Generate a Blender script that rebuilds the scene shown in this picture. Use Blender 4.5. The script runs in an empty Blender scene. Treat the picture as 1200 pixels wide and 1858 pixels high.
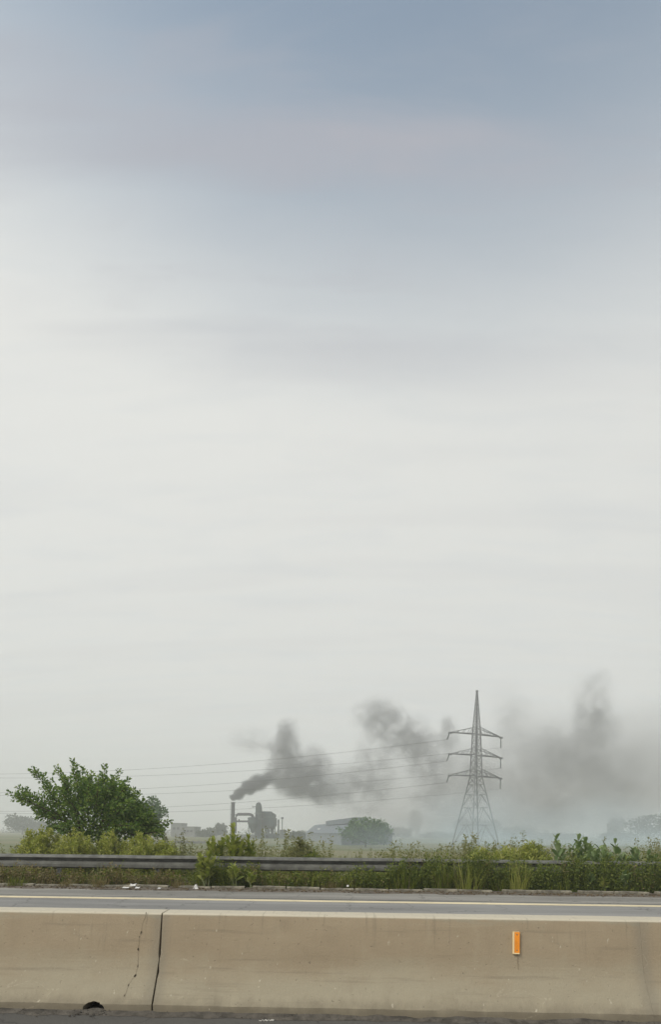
import bpy, bmesh, math, random
from mathutils import Vector, Matrix, noise
R = math.radians
rnd = random.Random(11)
sc = bpy.context.scene
col = sc.collection

# ------------------------------------------------------------------ camera
FOC = 1000.0                      # focal length in photograph pixels (photo 1200 x 1858)
HZ = 1512.0                       # horizon row at the picture's middle column
YAW, ROLL = R(1.5), R(0.66)
CAM = Vector((0, 0, 1.5))
cam_d = bpy.data.cameras.new('camera')
cam = bpy.data.objects.new('camera', cam_d)
col.objects.link(cam)
cam_d.sensor_fit = 'VERTICAL'
cam_d.sensor_height = 24.0
cam_d.lens = 24.0 * FOC / 1858
cam_d.shift_y = (HZ - 929.0) / 1858
cam_d.clip_start = 0.1
cam_d.clip_end = 12000
FW = Vector((-math.sin(YAW), math.cos(YAW), 0))
RT0 = Vector((math.cos(YAW), math.sin(YAW), 0))
UP0 = Vector((0, 0, 1))
RT = RT0 * math.cos(ROLL) + UP0 * math.sin(ROLL)
UP = UP0 * math.cos(ROLL) - RT0 * math.sin(ROLL)
m3 = Matrix((RT, UP, -FW)).transposed()
cam.matrix_world = Matrix.Translation(CAM) @ m3.to_4x4()
sc.camera = cam

# ------------------------------------------------------------------ world, sun, exposure
SUN_EL, SUN_AZ = 44.0, -128.0     # azimuth from +Y towards +X: hazy sun high on the left, behind the camera
world = bpy.data.worlds.new('World')
sc.world = world
world.use_nodes = True
wn = world.node_tree
wn.nodes.clear()


def N(nt, typ, **kw):
    n = nt.nodes.new(typ)
    for k, v in kw.items():
        setattr(n, k, v)
    return n


def math_n(nt, op, a, b=None, clamp=False):
    n = nt.nodes.new('ShaderNodeMath')
    n.operation = op
    n.use_clamp = clamp
    for i, v in enumerate((a, b)):
        if v is None:
            continue
        if isinstance(v, (int, float)):
            n.inputs[i].default_value = v
        else:
            nt.links.new(v, n.inputs[i])
    return n.outputs[0]


def vmath(nt, op, a, b=None, scale=None):
    n = nt.nodes.new('ShaderNodeVectorMath')
    n.operation = op
    for i, v in enumerate((a, b)):
        if v is None:
            continue
        if isinstance(v, (tuple, list, Vector)):
            n.inputs[i].default_value = v
        else:
            nt.links.new(v, n.inputs[i])
    if scale is not None:
        n.inputs[3].default_value = scale
    return n.outputs[1] if op in ('LENGTH', 'DOT_PRODUCT', 'DISTANCE') else n.outputs[0]


def smooth(nt, v, a, b, to0=0.0, to1=1.0):
    n = nt.nodes.new('ShaderNodeMapRange')
    n.interpolation_type = 'SMOOTHSTEP'
    nt.links.new(v, n.inputs[0])
    for i, x in enumerate((a, b, to0, to1)):
        n.inputs[i + 1].default_value = x
    return n.outputs[0]


def mixc(nt, fac, a, b, blend='MIX'):
    n = nt.nodes.new('ShaderNodeMix')
    n.data_type = 'RGBA'
    n.blend_type = blend
    if isinstance(fac, (int, float)):
        n.inputs[0].default_value = fac
    else:
        nt.links.new(fac, n.inputs[0])
    for i, v in ((6, a), (7, b)):
        if isinstance(v, (tuple, list)):
            n.inputs[i].default_value = (*v[:3], 1)
        else:
            nt.links.new(v, n.inputs[i])
    return n.outputs[2]


def noise_n(nt, vec, scale, detail=4.0, rough=0.5, dist=0.0):
    n = nt.nodes.new('ShaderNodeTexNoise')
    n.inputs['Scale'].default_value = scale
    n.inputs['Detail'].default_value = detail
    n.inputs['Roughness'].default_value = rough
    n.inputs['Distortion'].default_value = dist
    nt.links.new(vec, n.inputs['Vector'])
    return n


CLOUD_OFF = (37.842, 23.158, 6.560)
sky = N(wn, 'ShaderNodeTexSky', sky_type='NISHITA', sun_disc=False)
sky.sun_elevation = R(SUN_EL)
sky.sun_rotation = R(SUN_AZ)
sky.air_density = 1.0
sky.dust_density = 1.0
sky.ozone_density = 1.2
tc = N(wn, 'ShaderNodeTexCoord')
D = tc.outputs['Generated']
sep = N(wn, 'ShaderNodeSeparateXYZ')
wn.links.new(D, sep.inputs[0])
dz = math_n(wn, 'MAXIMUM', sep.outputs[2], 0.0)
den = math_n(wn, 'ADD', dz, 0.16)
cx = math_n(wn, 'DIVIDE', sep.outputs[0], den)
cy = math_n(wn, 'DIVIDE', sep.outputs[1], den)
cmb = N(wn, 'ShaderNodeCombineXYZ')
wn.links.new(cx, cmb.inputs[0])
wn.links.new(cy, cmb.inputs[1])
uv = vmath(wn, 'MULTIPLY', cmb.outputs[0], (0.95, 7.0, 1.0))
uv = vmath(wn, 'ADD', uv, CLOUD_OFF)
n1 = noise_n(wn, uv, 1.0, 4.0, 0.45, 0.3).outputs[0]
uv2 = vmath(wn, 'MULTIPLY', cmb.outputs[0], (2.2, 9.0, 1.0))
n2 = noise_n(wn, uv2, 1.3, 6.0, 0.55, 0.5).outputs[0]
SKYT = (1.0, 1.30, 1.27)            # high thin haze lifts the clear blue a little
# thin high overcast: a pale veil that thickens towards the horizon (dusty air), evenly all round
sund = (math.sin(R(SUN_AZ)) * math.cos(R(SUN_EL)), math.cos(R(SUN_AZ)) * math.cos(R(SUN_EL)), math.sin(R(SUN_EL)))
sdot = vmath(wn, 'DOT_PRODUCT', D, sund)
veil_lum = smooth(wn, sdot, -0.6, 1.0, 0.93, 1.07)
sunh = vmath(wn, 'DOT_PRODUCT', D, (math.sin(R(SUN_AZ)), math.cos(R(SUN_AZ)), 0.0))
dze = math_n(wn, 'SUBTRACT', dz, math_n(wn, 'MULTIPLY', sunh, 0.085))       # the veil is thicker on the sun's side
veil_f = smooth(wn, dze, 0.90, 0.61, 0.10, 0.985)
veil_f = math_n(wn, 'MULTIPLY', veil_f, smooth(wn, n2, 0.25, 0.62, 0.93, 1.0), clamp=True)
VEIL = N(wn, 'ShaderNodeRGB')
VEIL.outputs[0].default_value = (7.25, 7.25, 6.98, 1)
veil_c = vmath(wn, 'SCALE', VEIL.outputs[0])
wn.links.new(veil_lum, veil_c.node.inputs[3])
blue = mixc(wn, 1.0, sky.outputs[0], SKYT, 'MULTIPLY')
base = mixc(wn, veil_f, blue, veil_c)
# grey-lilac streaks of cloud
st = smooth(wn, n1, 0.46, 0.64, 0.0, 0.68)
st2 = smooth(wn, n2, 0.50, 0.70, 0.0, 0.30)
stf = math_n(wn, 'ADD', st, st2, clamp=True)
stf = math_n(wn, 'MULTIPLY', stf, smooth(wn, dz, 0.59, 0.76, 0.12, 1.0))
base = mixc(wn, stf, base, (3.55, 3.58, 4.1))
bg = N(wn, 'ShaderNodeBackground')
bg.inputs[1].default_value = 0.085
wn.links.new(base, bg.inputs[0])
wo = N(wn, 'ShaderNodeOutputWorld')
wn.links.new(bg.outputs[0], wo.inputs[0])

sun_d = bpy.data.lights.new('sun', 'SUN')
sun_d.energy = 2.2
sun_d.angle = R(24)
sun_d.color = (1.0, 0.94, 0.84)
sun = bpy.data.objects.new('sun', sun_d)
col.objects.link(sun)
sun.location = (-60, 20, 80)
sun.rotation_euler = Vector(sund).to_track_quat('Z', 'Y').to_euler()

sc.view_settings.view_transform = 'Standard'
sc.view_settings.look = 'None'
sc.view_settings.exposure = 0.42
sc.view_settings.gamma = 1.0
sc.view_settings.use_curve_mapping = False
sc.render.engine = 'CYCLES'
sc.cycles.use_denoising = True
sc.cycles.volume_bounces = 2
sc.cycles.volume_max_steps = 256
sc.cycles.max_bounces = 8
sc.cycles.transparent_max_bounces = 16


# ------------------------------------------------------------------ helpers
def at(px, py, depth):
    """world point seen at photograph pixel (px, py), depth metres in front of the camera"""
    return CAM + depth * (FW + RT * ((px - 600) / FOC) + UP * ((HZ - py) / FOC))


def on_y(px, py, Y):
    d = FW + RT * ((px - 600) / FOC) + UP * ((HZ - py) / FOC)
    return CAM + d * (Y / d.y)


def gx(px, Y, py=1560):
    return on_y(px, py, Y).x


ORG = {}


class MB:
    def __init__(self):
        self.v, self.f = [], []

    def quad(self, a, b, c, d):
        n = len(self.v)
        self.v += [tuple(a), tuple(b), tuple(c), tuple(d)]
        self.f.append((n, n + 1, n + 2, n + 3))

    def tri(self, a, b, c):
        n = len(self.v)
        self.v += [tuple(a), tuple(b), tuple(c)]
        self.f.append((n, n + 1, n + 2))

    def box(self, c, s, rz=0.0):
        n = len(self.v)
        cs, sn = math.cos(rz), math.sin(rz)
        for z in (-1, 1):
            for x, y in ((-1, -1), (1, -1), (1, 1), (-1, 1)):
                X, Y = x * s[0] / 2, y * s[1] / 2
                self.v.append((c[0] + X * cs - Y * sn, c[1] + X * sn + Y * cs, c[2] + z * s[2] / 2))
        for q in ((3, 2, 1, 0), (4, 5, 6, 7), (0, 1, 5, 4), (1, 2, 6, 5), (2, 3, 7, 6), (3, 0, 4, 7)):
            self.f.append(tuple(n + i for i in q))
        return self

    def beam(self, p, q, w, h=None):
        h = h or w
        p, q = Vector(p), Vector(q)
        d = (q - p).normalized()
        a = d.cross(Vector((0, 0, 1)) if abs(d.z) < 0.95 else Vector((1, 0, 0))).normalized()
        b = d.cross(a)
        n = len(self.v)
        for P in (p, q):
            for s, t in ((-1, -1), (1, -1), (1, 1), (-1, 1)):
                self.v.append(tuple(P + a * (s * w / 2) + b * (t * h / 2)))
        for f in ((0, 1, 2, 3), (7, 6, 5, 4), (0, 4, 5, 1), (1, 5, 6, 2), (2, 6, 7, 3), (3, 7, 4, 0)):
            self.f.append(tuple(n + i for i in f))
        return self

    def tube(self, pts, rads, sides=6, cap=True):
        pts = [Vector(p) for p in pts]
        if isinstance(rads, (int, float)):
            rads = [rads] * len(pts)
        n0 = len(self.v)
        for i, p in enumerate(pts):
            d = (pts[min(i + 1, len(pts) - 1)] - pts[max(i - 1, 0)]).normalized()
            a = d.cross(Vector((0, 0, 1)) if abs(d.z) < 0.9 else Vector((1, 0, 0))).normalized()
            b = d.cross(a)
            for k in range(sides):
                t = 2 * math.pi * k / sides
                self.v.append(tuple(p + (a * math.cos(t) + b * math.sin(t)) * rads[i]))
        for i in range(len(pts) - 1):
            for k in range(sides):
                a0 = n0 + i * sides + k
                a1 = n0 + i * sides + (k + 1) % sides
                self.f.append((a0, a1, a1 + sides, a0 + sides))
        if cap:
            self.f.append(tuple(n0 + k for k in range(sides))[::-1])
            e = n0 + (len(pts) - 1) * sides
            self.f.append(tuple(e + k for k in range(sides)))
        return self

    def extrude(self, poly, axis_a, axis_b, axis_n, o, t):
        """closed prism: poly in the (axis_a, axis_b) plane at o, thickness t along axis_n"""
        n = len(self.v)
        k = len(poly)
        A, B, C, o = Vector(axis_a), Vector(axis_b), Vector(axis_n), Vector(o)
        for s in (0, t):
            for (x, y) in poly:
                self.v.append(tuple(o + A * x + B * y + C * s))
        self.f.append(tuple(n + i for i in range(k)))
        self.f.append(tuple(n + k + i for i in range(k))[::-1])
        for i in range(k):
            j = (i + 1) % k
            self.f.append((n + j, n + i, n + k + i, n + k + j))
        return self

    def mesh(self, name, org=(0, 0, 0), smooth_=False):
        me = bpy.data.meshes.new(name)
        o = Vector(org)
        me.from_pydata([(v[0] - o.x, v[1] - o.y, v[2] - o.z) for v in self.v], [], self.f)
        if smooth_:
            me.shade_smooth()
        me.update()
        return me

    def build(self, name, mat, parent=None, smooth_=False, org=None, fix=False):
        o = Vector(org) if org is not None else (ORG[parent.name] if parent else Vector((0, 0, 0)))
        me = self.mesh(name, o, smooth_)
        if fix:
            bm = bmesh.new()
            bm.from_mesh(me)
            bmesh.ops.recalc_face_normals(bm, faces=bm.faces)
            bm.to_mesh(me)
            bm.free()
        me.materials.append(mat)
        ob = bpy.data.objects.new(name, me)
        col.objects.link(ob)
        if parent:
            ob.parent = parent
            ORG[ob.name] = ORG[parent.name]
        else:
            ob.location = o
            ORG[ob.name] = o
        return ob


def tag(o, label=None, cat=None, group=None, kind=None):
    if label:
        o['label'] = label
    if cat:
        o['category'] = cat
    if group:
        o['group'] = group
    if kind:
        o['kind'] = kind
    return o


def thing(name, loc, label, cat, group=None):
    o = bpy.data.objects.new(name, None)
    o.empty_display_size = 0.2
    col.objects.link(o)
    o.location = loc
    ORG[o.name] = Vector(loc)
    return tag(o, label, cat, group)


# ------------------------------------------------------------------ materials
def new_mat(name):
    m = bpy.data.materials.new(name)
    m.use_nodes = True
    nt = m.node_tree
    nt.nodes.clear()
    out = N(nt, 'ShaderNodeOutputMaterial')
    return m, nt, out


def plain(name, c, rough=0.7, metal=0.0, var=0.12, scale=6.0, bump=0.0, bscale=60.0, spec=0.4):
    m, nt, out = new_mat(name)
    p = N(nt, 'ShaderNodeBsdfPrincipled')
    p.inputs['Roughness'].default_value = rough
    p.inputs['Metallic'].default_value = metal
    p.inputs['Specular IOR Level'].default_value = spec
    t = N(nt, 'ShaderNodeTexCoord')
    nz = noise_n(nt, t.outputs['Object'], scale, 5.0, 0.6)
    lo = tuple(max(0, x * (1 - var)) for x in c)
    hi = tuple(x * (1 + var) for x in c)
    nt.links.new(mixc(nt, smooth(nt, nz.outputs[0], 0.3, 0.7), lo, hi), p.inputs['Base Color'])
    if bump:
        b = N(nt, 'ShaderNodeBump')
        b.inputs['Strength'].default_value = bump
        b.inputs['Distance'].default_value = 0.01
        nb = noise_n(nt, t.outputs['Object'], bscale, 4.0, 0.6)
        nt.links.new(nb.outputs[0], b.inputs['Height'])
        nt.links.new(b.outputs[0], p.inputs['Normal'])
    nt.links.new(p.outputs[0], out.inputs[0])
    return m


def leaf_mat(name, cols, trans=0.3, rough=0.55):
    """leaf colour differs from leaf to leaf"""
    m, nt, out = new_mat(name)
    p = N(nt, 'ShaderNodeBsdfPrincipled')
    p.inputs['Roughness'].default_value = rough
    p.inputs['Specular IOR Level'].default_value = 0.35
    g = N(nt, 'ShaderNodeNewGeometry')
    oi = N(nt, 'ShaderNodeObjectInfo')
    rr = math_n(nt, 'FRACT', math_n(nt, 'ADD', g.outputs['Random Per Island'], oi.outputs['Random']))
    ramp = N(nt, 'ShaderNodeValToRGB')
    el = ramp.color_ramp.elements
    while len(el) < len(cols):
        el.new(0.5)
    for i, c in enumerate(cols):
        el[i].position = i / (len(cols) - 1)
        el[i].color = (*c, 1)
    nt.links.new(rr, ramp.inputs[0])
    nt.links.new(ramp.outputs[0], p.inputs['Base Color'])
    tr = N(nt, 'ShaderNodeBsdfTranslucent')
    nt.links.new(mixc(nt, 1.0, ramp.outputs[0], (1.3, 1.35, 0.7), 'MULTIPLY'), tr.inputs[0])
    mx = N(nt, 'ShaderNodeMixShader')
    mx.inputs[0].default_value = trans
    nt.links.new(p.outputs[0], mx.inputs[1])
    nt.links.new(tr.outputs[0], mx.inputs[2])
    nt.links.new(mx.outputs[0], out.inputs[0])
    return m


def asphalt_mat(name, c, streak=0.5):
    m, nt, out = new_mat(name)
    p = N(nt, 'ShaderNodeBsdfPrincipled')
    p.inputs['Roughness'].default_value = 0.85
    t = N(nt, 'ShaderNodeTexCoord')
    ob = t.outputs['Object']
    big = noise_n(nt, vmath(nt, 'MULTIPLY', ob, (0.12, 1.1, 1)), 1.2, 5.0, 0.6).outputs[0]
    fine = noise_n(nt, ob, 90.0, 3.0, 0.7).outputs[0]
    a = mixc(nt, smooth(nt, big, 0.3, 0.7), tuple(x * (1 - 0.28 * streak) for x in c), tuple(x * (1 + 0.3 * streak) for x in c))
    a = mixc(nt, smooth(nt, fine, 0.45, 0.75, 0, 0.5), a, tuple(x * 1.7 for x in c))
    vor = N(nt, 'ShaderNodeTexVoronoi', feature='DISTANCE_TO_EDGE')
    vor.inputs['Scale'].default_value = 0.55
    wob = vmath(nt, 'ADD', ob, vmath(nt, 'SCALE', noise_n(nt, ob, 2.5, 4.0).outputs[1], scale=0.6))
    nt.links.new(wob, vor.inputs['Vector'])
    a = mixc(nt, smooth(nt, vor.outputs[0], 0.012, 0.0, 0, 0.6), a, tuple(x * 0.35 for x in c))
    nt.links.new(a, p.inputs['Base Color'])
    b = N(nt, 'ShaderNodeBump')
    b.inputs['Strength'].default_value = 0.5
    b.inputs['Distance'].default_value = 0.006
    nt.links.new(fine, b.inputs['Height'])
    nt.links.new(b.outputs[0], p.inputs['Normal'])
    nt.links.new(p.outputs[0], out.inputs[0])
    return m


def concrete_mat():
    """weathered tan concrete: brown road film on the steep face, scuffs, pits, splash dirt along the foot"""
    m, nt, out = new_mat('weathered_concrete')
    p = N(nt, 'ShaderNodeBsdfPrincipled')
    p.inputs['Roughness'].default_value = 0.9
    p.inputs['Specular IOR Level'].default_value = 0.2
    t = N(nt, 'ShaderNodeTexCoord')
    ob = t.outputs['Object']
    s = N(nt, 'ShaderNodeSeparateXYZ')
    nt.links.new(ob, s.inputs[0])
    z = s.outputs[2]
    big = noise_n(nt, vmath(nt, 'MULTIPLY', ob, (0.7, 1, 2.2)), 1.6, 6.0, 0.62).outputs[0]
    mid = noise_n(nt, vmath(nt, 'MULTIPLY', ob, (1.0, 1, 0.35)), 7.0, 5.0, 0.65).outputs[0]
    fine = noise_n(nt, ob, 55.0, 4.0, 0.7).outputs[0]
    grit = noise_n(nt, ob, 160.0, 3.0, 0.7).outputs[0]
    clean = (0.332, 0.294, 0.214)
    film = (0.330, 0.262, 0.176)
    zz = math_n(nt, 'ADD', z, math_n(nt, 'MULTIPLY', math_n(nt, 'SUBTRACT', big, 0.5), 0.45))
    f_film = math_n(nt, 'MULTIPLY', smooth(nt, zz, 0.16, 0.52), smooth(nt, zz, 0.83, 0.77))
    c = mixc(nt, math_n(nt, 'MULTIPLY', f_film, smooth(nt, big, 0.2, 0.7, 0.75, 1.0)), clean, film)
    c = mixc(nt, smooth(nt, big, 0.35, 0.72, 0.0, 0.30), c, (0.235, 0.195, 0.135))
    c = mixc(nt, smooth(nt, mid, 0.5, 0.72, 0.0, 0.28), c, (0.37, 0.325, 0.23))
    c = mixc(nt, smooth(nt, mid, 0.47, 0.25, 0.0, 0.22), c, (0.225, 0.185, 0.13))
    c = mixc(nt, smooth(nt, grit, 0.52, 0.75, 0.0, 0.30), c, (0.19, 0.16, 0.115))
    scuff = noise_n(nt, vmath(nt, 'MULTIPLY', ob, (0.35, 1, 7.0)), 2.6, 5.0, 0.65).outputs[0]
    c = mixc(nt, smooth(nt, scuff, 0.55, 0.72, 0.0, 0.36), c, (0.175, 0.145, 0.105))
    c = mixc(nt, smooth(nt, scuff, 0.42, 0.26, 0.0, 0.30), c, (0.40, 0.345, 0.245))
    blot = noise_n(nt, ob, 3.4, 6.0, 0.68, 0.6).outputs[0]
    c = mixc(nt, smooth(nt, blot, 0.55, 0.72, 0.0, 0.34), c, (0.215, 0.178, 0.125))
    ex = math_n(nt, 'ADD', math_n(nt, 'ABSOLUTE', s.outputs[0]), math_n(nt, 'MULTIPLY', math_n(nt, 'SUBTRACT', mid, 0.5), 0.10))
    c = mixc(nt, smooth(nt, ex, 1.93, 2.04, 0.0, 0.45), c, (0.205, 0.185, 0.145))
    # cap: sky light on the top face, painted in as a paler colour
    c = mixc(nt, smooth(nt, z, 0.772, 0.785, 0.0, 0.85), c, (0.55, 0.50, 0.395))
    # splash dirt at the foot, with a ragged edge
    zf = math_n(nt, 'ADD', z, math_n(nt, 'MULTIPLY', math_n(nt, 'SUBTRACT', mid, 0.5), 0.16))
    c = mixc(nt, smooth(nt, zf, 0.16, 0.02, 0.0, 0.72), c, (0.17, 0.145, 0.105))
    # pale scrape marks
    sv = noise_n(nt, vmath(nt, 'MULTIPLY', ob, (1.0, 1, 1.6)), 3.1, 2.0, 0.4, 0.4)
    ridge = math_n(nt, 'ABSOLUTE', math_n(nt, 'SUBTRACT', sv.outputs[0], 0.5))
    patch = noise_n(nt, ob, 1.35, 2.0).outputs[0]
    scr = math_n(nt, 'MULTIPLY', smooth(nt, ridge, 0.008, 0.0), smooth(nt, patch, 0.60, 0.70))
    scr = math_n(nt, 'MULTIPLY', scr, smooth(nt, fine, 0.42, 0.6, 0, 0.38))
    c = mixc(nt, scr, c, (0.56, 0.50, 0.38))
    # lime flecks and drips
    dv = noise_n(nt, vmath(nt, 'MULTIPLY', ob, (1, 1, 0.5)), 26.0, 2.0, 0.5).outputs[0]
    c = mixc(nt, smooth(nt, dv, 0.71, 0.78, 0, 0.55), c, (0.55, 0.5, 0.39))
    drip = noise_n(nt, vmath(nt, 'MULTIPLY', ob, (9.0, 1, 0.5)), 3.0, 3.0, 0.6).outputs[0]
    c = mixc(nt, math_n(nt, 'MULTIPLY', smooth(nt, drip, 0.57, 0.72, 0, 0.27), smooth(nt, zz, 0.3, 0.75)), c, (0.16, 0.135, 0.1))
    # pits
    pit = noise_n(nt, ob, 38.0, 1.0, 0.4).outputs[0]
    pf = smooth(nt, pit, 0.27, 0.22)
    c = mixc(nt, math_n(nt, 'MULTIPLY', pf, smooth(nt, blot, 0.42, 0.62, 0.0, 0.6)), c, (0.12, 0.1, 0.075))
    nt.links.new(c, p.inputs['Base Color'])
    b = N(nt, 'ShaderNodeBump')
    b.inputs['Strength'].default_value = 0.55
    b.inputs['Distance'].default_value = 0.006
    hh = math_n(nt, 'SUBTRACT', math_n(nt, 'ADD', fine, math_n(nt, 'MULTIPLY', grit, 0.5)), pf)
    nt.links.new(hh, b.inputs['Height'])
    nt.links.new(b.outputs[0], p.inputs['Normal'])
    nt.links.new(p.outputs[0], out.inputs[0])
    return m


M = {}
M['concrete'] = concrete_mat()
M['crack'] = plain('crack_dark', (0.035, 0.028, 0.02), 0.95, spec=0.1)
M['grime'] = plain('grime_run', (0.255, 0.205, 0.142), 0.95, var=0.2, scale=30, spec=0.1)
M['hairline'] = plain('hairline_crack', (0.10, 0.08, 0.055), 0.95, spec=0.1)
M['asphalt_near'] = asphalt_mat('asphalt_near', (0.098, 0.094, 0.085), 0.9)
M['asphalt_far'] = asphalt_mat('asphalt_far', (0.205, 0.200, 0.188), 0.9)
M['shoulder'] = asphalt_mat('shoulder_asphalt', (0.215, 0.205, 0.182), 0.9)


def worn_paint(name, c, under):
    m, nt, out = new_mat(name)
    p = N(nt, 'ShaderNodeBsdfPrincipled')
    p.inputs['Roughness'].default_value = 0.8
    t = N(nt, 'ShaderNodeTexCoord')
    ob = t.outputs['Object']
    a_ = noise_n(nt, vmath(nt, 'MULTIPLY', ob, (0.6, 3.0, 1)), 4.0, 6.0, 0.7).outputs[0]
    b_ = noise_n(nt, ob, 0.5, 3.0, 0.6).outputs[0]
    cc = mixc(nt, smooth(nt, b_, 0.3, 0.7), c, tuple(x * 0.80 for x in c))
    cc = mixc(nt, smooth(nt, a_, 0.52, 0.70, 0.0, 0.85), cc, under)
    nt.links.new(cc, p.inputs['Base Color'])
    nt.links.new(p.outputs[0], out.inputs[0])
    return m


M['yellow_paint'] = worn_paint('worn_yellow_paint', (0.76, 0.65, 0.42), (0.22, 0.21, 0.19))
M['white_paint'] = plain('white_road_paint', (0.62, 0.60, 0.55), 0.75, var=0.2, scale=9)
M['kerb'] = plain('kerb_concrete', (0.185, 0.168, 0.128), 0.9, var=0.5, scale=5.0, bump=0.6, bscale=40)
M['soil'] = plain('verge_soil', (0.115, 0.085, 0.05), 0.95, var=0.4, scale=3.0, bump=0.8, bscale=20)
M['dirt'] = plain('gutter_dirt', (0.12, 0.1, 0.075), 0.95, var=0.4, scale=7.0, bump=0.8, bscale=50)
M['field'] = plain('field_ground', (0.16, 0.175, 0.085), 0.95, var=0.35, scale=0.05)
M['rail'] = plain('galvanised_steel', (0.122, 0.122, 0.108), 0.7, 0.1, var=0.3, scale=4.0)
M['rail_post'] = plain('galvanised_post', (0.22, 0.22, 0.215), 0.6, 0.5, var=0.2)
M['orange'] = plain('orange_reflector', (0.80, 0.262, 0.010), 0.35, var=0.10, scale=16, bump=0.3, bscale=130, spec=0.5)
M['cream_plastic'] = plain('cream_plastic', (0.78, 0.60, 0.33), 0.5, var=0.08)
M['litter'] = plain('white_plastic_litter', (0.72, 0.71, 0.68), 0.6, var=0.1, scale=20)
M['pylon'] = plain('pylon_steel', (0.19, 0.195, 0.20), 0.7, 0.2, var=0.1, scale=0.5)
M['insulator'] = plain('insulator_glass', (0.10, 0.11, 0.11), 0.4, var=0.1)
M['grit'] = plain('road_grit', (0.090, 0.080, 0.066), 0.95, var=0.4, scale=9.0, bump=0.8, bscale=70)
M['wire'] = plain('overhead_wire', (0.10, 0.10, 0.10), 0.6, 0.2, var=0.05)
M['stack'] = plain('rusty_stack_steel', (0.045, 0.042, 0.044), 0.75, 0.1, var=0.25, scale=0.6)
M['plant_steel'] = plain('blue_grey_plant_steel', (0.050, 0.068, 0.070), 0.7, 0.1, var=0.2, scale=0.4)
M['plant_conc'] = plain('plant_concrete', (0.15, 0.155, 0.15), 0.85, var=0.15, scale=0.5)
M['shed_roof'] = plain('shed_roof_sheet', (0.135, 0.155, 0.175), 0.6, 0.1, var=0.12, scale=0.3)
M['shed_wall'] = plain('shed_wall_sheet', (0.17, 0.19, 0.205), 0.7, 0.0, var=0.12, scale=0.3)
M['bldg'] = plain('hazy_render', (0.17, 0.175, 0.165), 0.9, var=0.15, scale=0.3)
M['glass_dark'] = plain('dark_glass', (0.02, 0.022, 0.025), 0.15, var=0.1)
M['bark'] = plain('bark', (0.075, 0.056, 0.038), 0.9, var=0.3, scale=8.0, bump=0.6, bscale=30)
M['stem'] = plain('green_stem', (0.13, 0.15, 0.065), 0.8, var=0.2, scale=9.0)
M['van'] = plain('grey_van_paint', (0.22, 0.23, 0.235), 0.45, var=0.06)
M['tyre'] = plain('tyre_rubber', (0.02, 0.02, 0.02), 0.85)
M['leaf_bush'] = leaf_mat('leaf_bush', [(0.056, 0.111, 0.022), (0.104, 0.180, 0.035), (0.160, 0.243, 0.049), (0.245, 0.309, 0.069)], 0.28)
M['leaf_lime'] = leaf_mat('leaf_lime', [(0.215, 0.255, 0.052), (0.308, 0.340, 0.076), (0.390, 0.407, 0.103), (0.440, 0.416, 0.137)], 0.35)
M['leaf_weed'] = leaf_mat('leaf_weed', [(0.065, 0.097, 0.011), (0.111, 0.148, 0.018), (0.158, 0.187, 0.024), (0.213, 0.227, 0.035)], 0.3)
M['leaf_deep'] = leaf_mat('leaf_deep', [(0.058, 0.084, 0.015), (0.096, 0.133, 0.022), (0.144, 0.181, 0.032), (0.222, 0.243, 0.053)], 0.3)
M['leaf_dry'] = leaf_mat('leaf_dry', [(0.131, 0.106, 0.045), (0.194, 0.150, 0.069), (0.250, 0.194, 0.094), (0.175, 0.175, 0.062)], 0.25)
M['leaf_pale'] = leaf_mat('leaf_pale', [(0.170, 0.184, 0.072), (0.220, 0.219, 0.093), (0.260, 0.250, 0.123), (0.140, 0.168, 0.055)], 0.3)
M['leaf_big'] = leaf_mat('leaf_big', [(0.111, 0.169, 0.066), (0.160, 0.227, 0.092), (0.215, 0.281, 0.125), (0.248, 0.303, 0.160)], 0.25)
M['leaf_biglime'] = leaf_mat('leaf_biglime', [(0.159, 0.206, 0.041), (0.222, 0.263, 0.055), (0.286, 0.312, 0.079), (0.318, 0.333, 0.103)], 0.3)
M['leaf_tree'] = leaf_mat('leaf_tree', [(0.059, 0.109, 0.045), (0.089, 0.160, 0.060), (0.129, 0.205, 0.074)], 0.2)
M['leaf_far'] = leaf_mat('leaf_far', [(0.030, 0.045, 0.026), (0.05, 0.068, 0.036), (0.065, 0.082, 0.044)], 0.15)


# ------------------------------------------------------------------ ground and roads
def sheet(name, x0, x1, y0, y1, z, mat, nx=1, ny=1, f=None):
    b = MB()
    for j in range(ny + 1):
        for i in range(nx + 1):
            x = x0 + (x1 - x0) * i / nx
            y = y0 + (y1 - y0) * j / ny
            b.v.append((x, y, z + (f(x, y) if f else 0)))
    for j in range(ny):
        for i in range(nx):
            a = j * (nx + 1) + i
            b.f.append((a, a + 1, a + nx + 2, a + nx + 1))
    o = b.build(name, mat)
    return tag(o, kind='structure')


FIELD_Z = -2.0


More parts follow.
